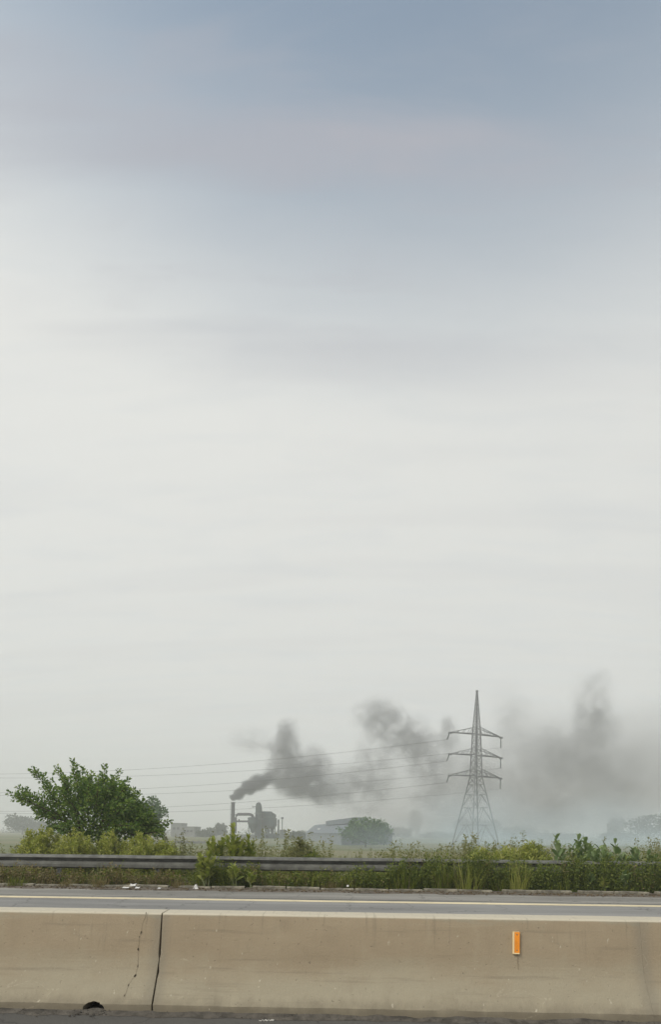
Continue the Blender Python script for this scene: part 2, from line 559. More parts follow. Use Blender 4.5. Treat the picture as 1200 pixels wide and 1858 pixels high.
def ground():
    b = MB()
    ys = [-14, -9, -7.5, 14.55, 15.2, 17.6, 19, 21, 24, 27, 32]
    zs = [-1.2, -0.6, -0.03, -0.03, 0.06, 0.05, -0.25, -0.8, -1.55, -1.9, FIELD_Z]
    y = 32.0
    while y < 1900:
        y *= 1.22
        ys.append(min(y, 1900))
        zs.append(FIELD_Z)
    xs = [-1900, -1200, -700, -400, -250, -150, -100, -70] + [-50 + 2 * i for i in range(51)] + [70, 100, 150, 250, 400, 700, 1200, 1900]
    for yy, z in zip(ys, zs):
        for x in xs:
            d = 0
            if 14.6 < yy < 1800:
                d = 0.05 * noise.noise((x * 0.5, yy * 0.5, 3)) + (0.25 * noise.noise((x * 0.03, yy * 0.03, 7)) if yy > 28 else 0)
            b.v.append((x, yy, z + d))
    nx = len(xs)
    for j in range(len(ys) - 1):
        for i in range(nx - 1):
            a = j * nx + i
            b.f.append((a, a + 1, a + nx + 1, a + nx))
    m, nt, out = new_mat('verge_and_field')
    p = N(nt, 'ShaderNodeBsdfPrincipled')
    p.inputs['Roughness'].default_value = 0.95
    p.inputs['Specular IOR Level'].default_value = 0.1
    g = N(nt, 'ShaderNodeNewGeometry')
    n_a = noise_n(nt, g.outputs['Position'], 0.8, 5, 0.6).outputs[0]
    n_b = noise_n(nt, vmath(nt, 'MULTIPLY', g.outputs['Position'], (0.4, 1, 1)), 0.018, 4, 0.55).outputs[0]
    near = mixc(nt, smooth(nt, n_a, 0.35, 0.65), (0.105, 0.078, 0.045), (0.10, 0.10, 0.04))
    far = mixc(nt, smooth(nt, n_b, 0.38, 0.62), (0.13, 0.15, 0.07), (0.20, 0.185, 0.11))
    s = N(nt, 'ShaderNodeSeparateXYZ')
    nt.links.new(g.outputs['Position'], s.inputs[0])
    nt.links.new(mixc(nt, smooth(nt, s.outputs[1], 18, 34), near, far), p.inputs['Base Color'])
    nt.links.new(p.outputs[0], out.inputs[0])
    o = b.build('ground', m, smooth_=True)
    tag(o, kind='structure')


ground()
XR = 300.0
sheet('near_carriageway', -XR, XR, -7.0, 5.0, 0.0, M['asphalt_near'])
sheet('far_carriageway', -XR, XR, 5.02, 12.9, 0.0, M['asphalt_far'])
sheet('paved_shoulder', -XR, XR, 12.45, 13.9, 0.006, M['shoulder'], 1, 1)
sheet('yellow_edge_line', -XR, XR, 11.98, 12.28, 0.004, M['yellow_paint'])
sheet('gutter', -60, 60, 13.75, 14.44, 0.012, M['dirt'], 240, 3,
      lambda x, y: 0.012 * noise.noise((x * 1.3, y * 3, 1)) - (0.02 if y < 13.8 else 0) * (0.5 + noise.noise((x * 0.9, 0, 9))))

# kerb stones (each its own piece)
kerb = MB().box((0, 14.50, 0.005), (120, 0.12, 0.06)).build('kerb', M['dirt'], org=(0, 14.5, 0))
tag(kerb, kind='structure')


def kerb_mesh(k):
    r = random.Random(k)
    L, bev = 0.86, 0.018
    prof = [(0, -0.02), (0, 0.085 - bev), (bev, 0.085), (0.14, 0.085), (0.14, -0.02)]
    b = MB()
    n = 5
    for i in range(n):
        x = -L / 2 + L * i / (n - 1)
        for (y, z) in prof:
            j = 0.006
            b.v.append((x + r.uniform(-j, j), y + r.uniform(-j, j), z + (r.uniform(-0.012, 0.006) if z > 0.05 else 0)))
    k5 = len(prof)
    for i in range(n - 1):
        for q in range(k5 - 1):
            a = i * k5 + q
            b.f.append((a, a + k5, a + k5 + 1, a + 1))
    b.f.append(tuple(range(k5)))
    b.f.append(tuple((n - 1) * k5 + q for q in range(k5))[::-1])
    me = b.mesh('kerb_stone')
    me.materials.append(M['kerb'])
    return me


KM = [kerb_mesh(i) for i in range(5)]
x = -19.0
while x < 19:
    o = bpy.data.objects.new('kerb_stone', KM[rnd.randrange(5)])
    col.objects.link(o)
    o.parent = kerb
    o.location = (x, -0.09 + rnd.uniform(-0.02, 0.02), rnd.uniform(-0.03, 0.012))
    o.rotation_euler = (rnd.uniform(-0.03, 0.03), rnd.uniform(-0.015, 0.015), rnd.uniform(-0.02, 0.02))
    x += 0.90 + (rnd.uniform(0.02, 0.25) if rnd.random() < 0.25 else 0)

# ------------------------------------------------------------------ median barrier
PROF = [(4.50, -0.02), (4.50, 0.07), (4.515, 0.085), (4.610, 0.255), (4.638, 0.308), (4.656, 0.355), (4.668, 0.402), (4.677, 0.456), (4.728, 0.762), (4.736, 0.782),
        (4.752, 0.793), (4.93, 0.797), (4.945, 0.785), (4.955, 0.762), (5.015, 0.365), (5.03, 0.335), (5.17, 0.085), (5.185, 0.07), (5.185, -0.02)]


def barrier(x0, x1, seed, label, hole=None):
    r = random.Random(seed)
    n = max(8, int((x1 - x0) / 0.06))
    b = MB()
    k = len(PROF)
    for i in range(n + 1):
        x = x0 + (x1 - x0) * i / n
        e = min(i, n - i)
        for j, (y, z) in enumerate(PROF):
            jit = 0.004 * noise.noise((x * 2.2, j * 0.5, 3)) + (0.003 * noise.noise((x * 11, j * 0.7, 6)) if 0.755 < z < 0.79 else 0) + (0.004 * noise.noise((x * 9, j, seed + 5)) if e < 1 and seed == 3 else 0)
            foot = 0.012 * noise.noise((x * 4, j, 9)) if z < 0.08 else 0
            chip = 0
            if e == 0 and not (i == (n if seed == 8 else 0) and seed in (8, 14)):
                chip = (0.010 * noise.noise((z * 14, y * 3, seed)) + 0.012 * max(0, noise.noise((z * 31, 4, seed + 2)))) * (1 if i == 0 else -1)
            b.v.append((x + chip, y + (jit + foot) * (1 if y < 4.84 else -1), z + jit * 0.8))
    for i in range(n):
        for j in range(k):
            a, a2 = i * k + j, i * k + (j + 1) % k
            b.f.append((a, a + k, a2 + k, a2))
    b.f.append(tuple(range(k)))
    b.f.append(tuple(n * k + j for j in range(k))[::-1])
    ob = b.build('concrete_barrier', M['concrete'], org=((x0 + x1) / 2, 4.84, 0), fix=True)
    if hole is not None:
        c = MB()
        pts = []
        for q in range(19):
            t = math.pi * q / 18
            rr = 1 + 0.10 * noise.noise((q * 0.9, 3, 1)) + 0.05 * noise.noise((q * 2.7, 8, 1))
            pts.append((hole + 0.092 * math.cos(t) * rr, 0.082 * math.sin(t) ** 0.8 * rr + 0.004))
        pts = [(hole + 0.12, -0.06), (hole + 0.115, 0.008)] + pts + [(hole - 0.11, 0.022), (hole - 0.14, 0.016), (hole - 0.165, 0.012), (hole - 0.19, -0.06)]
        c.extrude(pts, (1, 0, 0), (0, 0, 1), (0, 1, 0), (0, 4.3, 0), 1.1)
        co = c.build('cut', M['concrete'], fix=True)
        md = ob.modifiers.new('hole', 'BOOLEAN')
        md.object = co
        md.operation = 'DIFFERENCE'
        md.solver = 'EXACT'
        dg = bpy.context.evaluated_depsgraph_get()
        me = bpy.data.meshes.new_from_object(ob.evaluated_get(dg))
        ob.modifiers.clear()
        ob.data = me
        bpy.data.objects.remove(co)
    ob.data.shade_smooth()
    ob.data.set_sharp_from_angle(angle=R(28))
    return tag(ob, label, 'barrier', 'concrete median barrier sections')


JX = on_y(291, 1700, 4.70).x
JX2 = on_y(1160, 1672, 4.75).x
GAP = 0.013
hx = on_y(170, 1826, 4.51).x
barL = barrier(JX - 4.1, JX - GAP / 2, 3, 'cracked tan concrete barrier section left of the open joint, drain hole at its foot', hx)
barR = barrier(JX + GAP / 2, JX2 - 0.0006, 8, 'long tan concrete barrier section carrying the orange reflector')
barF = barrier(JX2 + 0.0006, JX2 + 4.1, 14, 'tan concrete barrier section at the right edge, beyond the orange reflector')


def face_y(z):
    for (y0, z0), (y1, z1) in zip(PROF[:10], PROF[1:10]):
        if z0 <= z <= z1:
            return y0 + (y1 - y0) * (z - z0) / max(1e-6, z1 - z0)
    return 4.74


def crack():
    """broken dark line down the left section: short thick bits joined by hairline pieces"""
    pts = [(265, 1657), (264, 1664), (259, 1674), (257, 1686), (256, 1692), (253, 1700), (252, 1712), (250.5, 1722), (250.5, 1740),
           (250, 1753), (247, 1764), (245, 1770), (238, 1779), (233, 1787), (229, 1800), (226, 1806)]
    wid = [1.8, 0.5, 0.3, 0.5, 2.2, 1.2, 0.25, 3.6, 0.3, 1.8, 0.5, 4.2, 0.3, 1.6, 0.2, 1.6]
    b = MB()
    P = []
    for (px, py) in pts:
        # find the point of the barrier face along this ray
        lo, hi = 4.4, 4.8
        for _ in range(30):
            Y = (lo + hi) / 2
            q = on_y(px, py, Y)
            if q.y < face_y(max(0.0, min(0.78, q.z))):
                lo = Y
            else:
                hi = Y
        P.append(on_y(px, py, lo))
    dense, W = [], []
    for i in range(len(P) - 1):
        for s in range(4):
            t = s / 4
            dense.append(P[i].lerp(P[i + 1], t))
            W.append((wid[i] * (1 - t) + wid[i + 1] * t) / 1000 * 4.6 * 0.5 * rnd.uniform(0.4, 1.15))
    off = Vector((0, -0.003, 0.001))
    for i in range(len(dense) - 1):           # hairline all the way down
        p, q = dense[i] + off, dense[i + 1] + off
        w = 0.0007 + 0.0006 * abs(noise.noise((i * 0.9, 2, 5)))
        n = len(b.v)
        if i == 0:
            b.v += [tuple(p - Vector((w, 0, 0))), tuple(p + Vector((w, 0, 0)))]
            n = 2
        j = 0.004 * noise.noise((i * 1.7, 0, 1))
        b.v += [tuple(q + Vector((j - w, 0, 0))), tuple(q + Vector((j + w, 0, 0)))]
        b.f.append((n - 2, n - 1, n + 1, n))
    b.build('hairline_crack', M['hairline'], barL)
    off = Vector((0, -0.0045, 0.001))
    for i, w in enumerate(wid):               # broken-out bits
        if w < 1.0:
            continue
        c = P[i] + off
        u = (P[min(i + 1, len(P) - 1)] - P[max(i - 1, 0)]).normalized()
        sd = Vector((1, 0, 0))
        h = w / 1000 * 4.6
        n = 9
        m = MB()
        for k in range(n):
            t = 2 * math.pi * k / n
            rr = rnd.uniform(0.65, 1.15)
            m.v.append(tuple(c + sd * (math.cos(t) * h * 0.42 * rr) + u * (math.sin(t) * h * (1.5 if w < 3 else 0.8) * rr)))
        m.f.append(tuple(range(n)))
        m.build('crack_chip', M['crack'], barL)


crack()

# reflector bolted on the barrier face
rc = on_y(936, 1711, 4.695)
rz0, rz1 = on_y(936, 1730, 4.69).z, on_y(936, 1691, 4.70).z
refl = thing('reflector', (rc.x, face_y(rc.z), rz0), 'upright orange reflector with pale edge fixed to the concrete barrier', 'reflector')
hw = 0.027


def slanted(b, xa, xb, za, zb, ya, yb):
    """slab lying on the sloping barrier face: offsets ya..yb in front of it"""
    n = len(b.v)
    for z in (za, zb):
        for xx, yy in ((xa, ya), (xb, ya), (xb, yb), (xa, yb)):
            lean = (z - rz0) * 0.045
            b.v.append((rc.x + xx + lean, face_y(z) + yy, z))
    for q in ((3, 2, 1, 0), (4, 5, 6, 7), (0, 1, 5, 4), (1, 2, 6, 5), (2, 3, 7, 6), (3, 0, 4, 7)):
        b.f.append(tuple(n + i for i in q))


b = MB()
slanted(b, -hw, hw, rz0, rz1, -0.014, 0.004)
b.build('backing_plate', M['cream_plastic'], refl, fix=True)
b = MB()
slanted(b, -hw, -hw + 0.009, rz0 + 0.001, rz1 - 0.001, -0.024, -0.0145)
slanted(b, -hw + 0.0095, hw - 0.001, rz0 + 0.001, rz0 + 0.010, -0.024, -0.0145)
b.build('rim', M['cream_plastic'], refl, fix=True)
b = MB()
slanted(b, -hw + 0.010, hw, rz0 + 0.011, rz1, -0.022, -0.0145)
b.build('reflective_face', M['orange'], refl, fix=True)

for zz_ in (rz0 + 0.032, rz1 - 0.02):
    yy = face_y(zz_) - 0.022
    MB().tube([(rc.x + (zz_ - rz0) * 0.045 + 0.004, yy + 0.002, zz_), (rc.x + (zz_ - rz0) * 0.045 + 0.004, yy - 0.004, zz_)], 0.0045, 8).build('screw', M['rail_post'], refl)

# a dark run of grime below the reflector
b = MB()
nr = 14
for i in range(nr + 1):
    z = rz0 - 0.002 - 0.13 * i / nr
    w = 0.006 * (1 - i / nr) ** 0.5 + 0.0015 * noise.noise((i * 0.7, 1, 2))
    x = rc.x + 0.016 + 0.003 * noise.noise((i * 0.5, 5, 2))
    b.v += [(x - w, face_y(z) - 0.0035, z), (x + w, face_y(z) - 0.0035, z)]
    if i:
        b.f.append((2 * i - 2, 2 * i - 1, 2 * i + 1, 2 * i))
b.build('grime_run', M['grime'], barR)

# road film and grit heaped along the barrier's foot
b = MB()
nx = 260
for i in range(nx + 1):
    x = -6 + 12 * i / nx
    w = 0.10 + 0.05 * noise.noise((x * 1.1, 0, 2)) + 0.035 * noise.noise((x * 5, 0, 4))
    h = 0.022 + 0.018 * noise.noise((x * 2.3, 0, 6)) + 0.012 * noise.noise((x * 9, 0, 6))
    if abs(x - hx) < 0.10:
        h = 0.010 + 0.022 * math.cos((x - hx - 0.02) / 0.10 * 1.5)
    b.v += [(x, 4.51 - w, 0.002), (x, 4.51 - w * 0.45, max(0.004, h * 0.6)), (x, 4.518, max(0.004, h))]
for i in range(nx):
    for j in range(2):
        a = i * 3 + j
        b.f.append((a, a + 3, a + 4, a + 1))
rg = random.Random(6)
for i in range(260):
    x = rg.uniform(-3.2, 3.2) if i > 40 else hx + rg.gauss(0, 0.09)
    s_ = rg.uniform(0.002, 0.007) if i > 40 else rg.uniform(0.004, 0.010)
    y_ = 4.50 - abs(rg.gauss(0, 0.07))
    b.box((x, y_, 0.006 + s_ * 0.4 + max(0, 0.012 - (4.5 - y_) * 0.15)), (s_ * 1.3, s_, s_ * 0.8), rg.uniform(0, 3))
tag(b.build('road_grit', M['grit']), 'grey grit and dust heaped along the foot of the concrete barrier', 'grit', kind='stuff')


# ------------------------------------------------------------------ guardrail
def guardrail():
    RY = 15.45
    zt, zb = 0.815, 0.425
    root = thing('guardrail', (0, RY, 0.0), 'long galvanised steel guardrail behind the kerb, overgrown with weeds', 'guardrail')
    H = zt - zb
    # W section: front bulges are towards the camera (-y)
    prof = [(0.060, 0.0), (-0.040, 0.05), (-0.090, 0.13), (-0.105, 0.21), (-0.010, 0.222), (0.056, 0.25),
            (0.056, 0.36), (0.030, 0.42), (-0.070, 0.52), (-0.080, 0.70), (-0.074, 0.89), (0.010, 0.93), (0.045, 1.0)]
    # (depth, fraction from the top)
    L = 4.0
    xs = [gx(-320, RY), ]
    j1, j2 = gx(272, RY), gx(636, RY)
    L = j2 - j1
    start = j1 - 3 * L
    for s in range(8):
        x0, x1 = start + s * L, start + (s + 1) * L + 0.30
        b = MB()
        th = 0.0045
        lift = 0.006 * (s % 2)
        n = 14
        for side in (0, 1):
            for i in range(n + 1):
                x = x0 + (x1 - x0) * i / n
                dy = 0.012 * noise.noise((x * 0.6, s, 4))
                dzv = 0.014 * noise.noise((x * 0.35, s, 8))
                for (d, t) in prof:
                    b.v.append((x, RY + d - lift + side * th + dy, zt - t * H + dzv))
        k = len(prof)
        half = (n + 1) * k
        for side in (0, 1):
            for i in range(n):
                for q in range(k - 1):
                    a = side * half + i * k + q
                    f = (a, a + 1, a + k + 1, a + k)
                    b.f.append(f if side == 0 else f[::-1])
        for i in range(n):
            for q in (0, k - 1):
                a = i * k + q
                f = (a, a + k, a + k + half, a + half)
                b.f.append(f if q == 0 else f[::-1])
        for i in (0, n):
            for q in range(k - 1):
                a = i * k + q
                b.f.append((a, a + half, a + half + 1, a + 1))
        rail = b.build('rail_beam', M['rail'], root, fix=True)
        # bolts at the lap joint
        for dx in (0.08, 0.22):
            for t in (0.14, 0.70):
                cz = zt - t * H
                MB().tube([(x1 - 0.3 + dx, RY - 0.10, cz), (x1 - 0.3 + dx, RY - 0.05, cz)], 0.014, 6).build('bolt', M['rail_post'], rail)
        for pxx in (x0 + 0.15, (x0 + x1) / 2):
            p = MB()
            p.box((pxx, RY + 0.15, 0.36), (0.11, 0.10, 0.86))
            p.build('post', M['rail_post'], root)
            p = MB()
            p.box((pxx, RY + 0.079, zt - 0.2), (0.10, 0.036, 0.30))
            p.build('spacer_block', M['rail_post'], root)
    return root


guardrail()


# ------------------------------------------------------------------ vegetation generators
def leaf_face(b, p, d, up, L, W, fold=0.25):
    """one small leaf: two triangles folded on the midrib ... four-sided, tip and base pointed"""
    d = d.normalized()
    s = d.cross(up)
    if s.length < 1e-3:
        s = d.cross(Vector((1, 0, 0)))
    s.normalize()
    nrm = s.cross(d)
    m = p + d * (L * 0.45) - nrm * (W * fold)
    tip = p + d * L - nrm * (L * 0.12)
    l = p + d * (L * 0.45) + s * (W / 2)
    r_ = p + d * (L * 0.45) - s * (W / 2)
    n = len(b.v)
    b.v += [tuple(p), tuple(l), tuple(tip), tuple(r_), tuple(m)]
    b.f += [(n, n + 4, n + 1), (n + 1, n + 4, n + 2), (n, n + 3, n + 4), (n + 3, n + 2, n + 4)]


def rdir(r, up=0.2):
    while True:
        v = Vector((r.uniform(-1, 1), r.uniform(-1, 1), r.uniform(-1, 1)))
        if 0.05 < v.length < 1:
            v.normalize()
            v.z += up
            return v.normalized()


def cloud_leaves(b, r, c, rad, n, L, W, up=0.25, shell=0.35):
    c = Vector(c)
    for _ in range(n):
        v = rdir(r, 0)
        k = r.random() ** shell
        p = c + Vector((v.x * rad[0], v.y * rad[1], v.z * rad[2])) * k
        s = r.uniform(0.7, 1.3)
        d = rdir(r, up) * 0.8 + v * 0.6
        leaf_face(b, p, d, rdir(r, 1.2), L * s, W * s)


def shoot(bl, bs, r, a, c, rad0, L, W, step, spread=0.10, bend=0.08):
    """a leafy twig from a to c"""
    a, c = Vector(a), Vector(c)
    ln = (c - a).length
    n = max(3, int(ln / 0.22))
    pts = []
    off = Vector((r.uniform(-1, 1), r.uniform(-1, 1), r.uniform(-0.4, 0.4))) * bend * ln
    for i in range(n + 1):
        t = i / n
        pts.append(a.lerp(c, t) + off * math.sin(math.pi * t))
    bs.tube(pts, [rad0 * (1 - 0.8 * i / n) for i in range(n + 1)], 5)
    m = int(ln / step)
    for i in range(m):
        t = 0.12 + 0.88 * i / max(1, m - 1)
        f = t * n
        k = min(n - 1, int(f))
        p = pts[k].lerp(pts[k + 1], f - k)
        ax = (pts[k + 1] - pts[k]).normalized()
        d = rdir(r, 0.1)
        d = (d - ax * d.dot(ax)).normalized()
        wide = spread * (1.15 - 0.75 * t)
        q = p + d * r.uniform(0, wide)
        s = r.uniform(0.7, 1.25)
        leaf_face(bl, q, d * 0.8 + ax * 0.7, rdir(r, 1.0), L * s, W * s)


# ------------------------------------------------------------------ the big shrub behind the guardrail
def big_shrub():
    r = random.Random(5)
    D0 = 20.0
    base = at(165, 1560, D0 + 0.4)
    base.z = -0.75
    root = thing('shrub', base, 'large dark green leafy shrub standing behind the guardrail at left', 'shrub')
    bl, bs = MB(), MB()
    core = at(165, 1500, D0)
    for (dx, dyv) in ((-0.5, 0), (0.1, 0.2), (0.6, -0.1), (-0.1, -0.3)):
        bs.tube([base + Vector((dx * 0.3, dyv * 0.5, -0.1)), base + Vector((dx * 0.8, dyv, 0.9)), core + Vector((dx * 1.8, dyv * 2, 0.2))], [0.09, 0.07, 0.045], 7)
    # main leader shoots: start pixel, tip pixel, depth offset
    S = [((120, 1490), (55, 1394), -0.3), ((120, 1490), (78, 1402), 0.5), ((135, 1490), (101, 1391), 0.2), ((140, 1490), (131, 1379), -0.2), ((140, 1480), (112, 1410), -0.8),
         ((150, 1490), (150, 1392), 0.6), ((160, 1490), (166, 1400), -0.6), ((170, 1490), (189, 1387), 0.2), ((180, 1490), (206, 1408), -0.5),
         ((190, 1490), (217, 1396), 0.5), ((195, 1490), (234, 1412), 0.0), ((200, 1490), (226, 1424), -0.9), ((200, 1490), (246, 1440), 0.7),
         ((130, 1495), (12, 1438), -0.2), ((110, 1480), (33, 1428), 0.4), ((110, 1480), (28, 1440), -0.6), ((120, 1490), (60, 1462), 0.2), ((120, 1490), (68, 1480), -0.4),
         ((200, 1500), (262, 1452), 0.2), ((215, 1500), (282, 1478), -0.3), ((220, 1510), (311, 1490), 0.0), ((220, 1512), (303, 1500), 0.5), ((230, 1515), (296, 1508), -0.5),
         ((215, 1505), (268, 1492), 0.8), ((130, 1500), (85, 1500), 0.3), ((150, 1480), (140, 1405), 1.0), ((170, 1480), (178, 1408), -1.0),
         ((150, 1490), (100, 1430), -1.1), ((185, 1490), (238, 1450), -1.2), ((180, 1500), (250, 1500), -1.0), ((150, 1500), (110, 1500), -1.0)]
    for (s, e, dd) in S:
        a = at(s[0], s[1], D0 + dd * 0.4)
        c = at(e[0], e[1], D0 + dd * 1.3)
        shoot(bl, bs, r, a, c, 0.026, 0.115, 0.072, 0.013, 0.17)
        # side twigs
        for _ in range(6):
            t = r.uniform(0.25, 0.85)
            p = a.lerp(c, t)
            v = (c - a).normalized() * 0.7 + rdir(r, 0.35) * 0.8
            shoot(bl, bs, r, p, p + v.normalized() * r.uniform(0.3, 0.6) * (1.25 - 0.85 * t), 0.012, 0.11, 0.068, 0.0155, 0.10)
    # inner leaf masses
    masses = [(160, 1444, 0, 36, 0.8, 30), (204, 1446, 0.4, 38, 0.85, 34), (232, 1452, 0.1, 26, 0.7, 24), (112, 1462, 0, 24, 0.6, 22), (178, 1474, -0.3, 46, 1.0, 28), (222, 1474, 0, 40, 0.9, 28), (128, 1484, 0.2, 24, 0.6, 16),
              (248, 1492, 0, 34, 0.8, 20), (150, 1505, -0.2, 60, 1.0, 22), (210, 1510, 0, 60, 1.0, 24), (210, 1432, -0.3, 20, 0.6, 18), (164, 1424, 0.1, 16, 0.5, 16),
              (262, 1474, 0.2, 18, 0.5, 16)]
    for (px, py, dd, rx, ry, rz_) in masses:
        c = at(px, py, D0 + dd)
        k = D0 / FOC
        n = int(rx * rz_ * 0.75)
        cloud_leaves(bl, r, c, (rx * k, ry, rz_ * k), n, 0.115, 0.075, 0.25, 0.5)
    bs.build('stems', M['bark'], root)
    tag(bl.build('leaves', M['leaf_bush'], root), kind='stuff')


big_shrub()


# ------------------------------------------------------------------ small-leaved shrubs and weeds
def weed_shrub(name, px, py_top, py_base, D0, wpx, label, cat, mat, seed, L=0.10, W=0.035, nst=16, zbase=None, step=0.02, spread=0.1, group=None, thick=1.0):
    r = random.Random(seed)
    base = at(px, py_base, D0)
    if zbase is not None:
        base.z = zbase
    top = at(px, py_top, D0)
    H = top.z - base.z
    wm = wpx * D0 / FOC / 2
    root = thing(name, base, label, cat, group)
    bl, bs = MB(), MB()
    for i in range(nst):
        a = r.uniform(0, 2 * math.pi)
        q = r.random() ** 0.6
        dx, dyv = math.cos(a) * q, math.sin(a) * q
        h = H * (1.0 - 0.38 * q * q) * r.uniform(0.72, 1.03)
        s = base + Vector((dx * wm * 0.45, dyv * min(wm, 0.9) * 0.45, -0.03))
        e = base + Vector((dx * wm, dyv * min(wm, 0.9), h))
        shoot(bl, bs, r, s, e, 0.009 * thick, L, W, step, spread, 0.06)
        for _ in range(3):
            t = r.uniform(0.35, 0.85)
            p = s.lerp(e, t)
            v = (e - s).normalized() + rdir(r, 0.3) * 0.8
            shoot(bl, bs, r, p, p + v.normalized() * H * r.uniform(0.12, 0.26), 0.005 * thick, L * 0.9, W * 0.9, step, spread * 0.6, 0.05)
    bs.build('stems', M['stem'], root)
    tag(bl.build('leaves', mat, root), kind='stuff')
    return root


# yellow-green growth at the foot of the big shrub and along the rail
LIME = [
    (75, 1497, 18.6, 75, 'yellow-green weedy shrub under the left end of the large dark shrub'),
    (135, 1505, 18.2, 80, 'yellow-green weedy shrub directly below the middle of the large dark shrub'),
    (195, 1508, 18.4, 85, 'lime green weedy shrub between guardrail and large dark shrub, under its right half'),
    (255, 1512, 18.2, 85, 'low lime green shrub at the right foot of the large dark shrub'),
    (295, 1522, 18.5, 60, 'small lime green shrub right of the large dark shrub, reaching just over the rail'),
    (545, 1520, 18.0, 60, 'pale olive shrub behind the guardrail in front of the pale shed'),
    (880, 1534, 17.4, 60, 'rounded lime green shrub just behind the rail, right of the pylon foot'),
    (925, 1532, 17.6, 70, 'wide lime green shrub behind the guardrail between two other lime shrubs'),
    (965, 1524, 17.2, 70, 'tallest lime green shrub behind the guardrail, right of the pylon'),
]
for i, (px, py, d, w, lab) in enumerate(LIME):
    weed_shrub('weedy_shrub', px, py, 1580, d, w, lab, 'shrub', M['leaf_pale'] if i == 5 else M['leaf_lime'], 40 + i, 0.10, 0.042, 46, zbase=0.0 if d < 17.9 else -0.15, step=0.013,
               spread=0.13, group='weedy shrubs behind the guardrail')
weed_shrub('weedy_shrub', 977, 1507, 1580, 16.9, 34, 'dark spiky weed rising to a point above the lime shrubs right of the pylon', 'shrub', M['leaf_weed'], 77, 0.07, 0.022, 6, zbase=0.0,
           step=0.011, spread=0.12, group='weedy shrubs behind the guardrail')
weed_shrub('weedy_shrub', 570, 1536, 1580, 16.6, 40, 'small dark green weed poking over the rail in front of the shed', 'shrub', M['leaf_weed'], 78, 0.07, 0.03, 9, zbase=0.0,
           step=0.013, spread=0.10, group='weedy shrubs behind the guardrail')


def big_leaf_mesh(k):
    """thick obovate leaf, 1 m long, along +Y, folded on the midrib and arched"""
    r = random.Random(k)
    prof = [(0.0, 0.05), (0.15, 0.26), (0.4, 0.43), (0.65, 0.50), (0.85, 0.38), (1.0, 0.03)]
    b = MB()
    arch = r.uniform(0.02, 0.16)
    cup = r.uniform(0.15, 0.4)
    for (t, w) in prof:
        z0 = arch * 4 * t * (1 - t) * 0.5 - arch * t * t
        hw_ = w * 0.5 * r.uniform(0.92, 1.06)
        b.v += [(-hw_, t, z0 + cup * hw_), (0, t, z0), (hw_, t, z0 + cup * hw_)]
    for i in range(len(prof) - 1):
        for j in range(2):
            a = i * 3 + j
            b.f.append((a, a + 1, a + 4, a + 3))
    return b


LEAFM = {}
for key in ('leaf_big', 'leaf_biglime'):
    LEAFM[key] = []
    for k in range(4):
        me = big_leaf_mesh(k).mesh('leaf', smooth_=True)
        me.materials.append(M[key])
        LEAFM[key].append(me)


def big_leaf_plant(base, stems, label, seed, mk='leaf_big', leaf=0.24, gap=0.13, group='large-leaved plants along the guardrail', n_top=2, open_=0.9):
    """opposite pairs of big oval leaves up each stem; stems: list of tip points"""
    r = random.Random(seed)
    root = thing('large_leaved_plant', base, label, 'plant', group)
    bs = MB()
    nl = 0
    for tip in stems:
        tip = Vector(tip)
        b0 = base + Vector((r.uniform(-0.06, 0.06), r.uniform(-0.06, 0.06), -0.04))
        ln = (tip - b0).length
        mid = b0.lerp(tip, 0.5) + Vector((r.uniform(-0.06, 0.06), r.uniform(-0.06, 0.06), 0.05))
        pts = [b0, mid, tip]
        bs.tube(pts, [0.018, 0.013, 0.007], 6)
        pairs = max(3, int(ln / gap * 1.15))
        for i in range(pairs):
            t = 0.25 + 0.75 * (i + 0.5) / pairs
            if ln * (1 - t) > 1.05:
                continue
            p = pts[0].lerp(pts[1], t * 2) if t < 0.5 else pts[1].lerp(pts[2], t * 2 - 1)
            ax = (tip - b0).normalized()
            a0 = (i % 2) * math.pi / 2 + r.uniform(-0.35, 0.35)
            for sgn in (0, math.pi):
                a = a0 + sgn
                el = r.uniform(0.35, 0.9) + 0.45 * t
                s = leaf * r.uniform(0.75, 1.1) * (1.0 if t < 0.8 else 0.75)
                d = Vector((math.cos(a) * math.cos(el), math.sin(a) * math.cos(el) * open_, math.sin(el))).normalized()
                xa = d.cross(Vector((0, 0, 1))).normalized()
                za = xa.cross(d)
                o = bpy.data.objects.new('leaf', LEAFM[mk][r.randrange(4)])
                col.objects.link(o)
                o.parent = root
                mm = Matrix((xa, d, za)).transposed().to_4x4()
                o.matrix_local = Matrix.Translation(p - base) @ mm @ Matrix.Rotation(r.uniform(-0.5, 0.5), 4, 'Y') @ Matrix.Diagonal((s, s, s, 1))
                nl += 1
    bs.build('stems', M['stem'], root)
    return root


def plant(px, tips, D0, label, seed, mk='leaf_big', leaf=0.24, gap=0.13, zb=0.05):
    base = at(px, 1600, D0)
    base.z = zb
    big_leaf_plant(base, [at(tx, ty, D0 + dd) for (tx, ty, dd) in tips], label, seed, mk, leaf, gap)


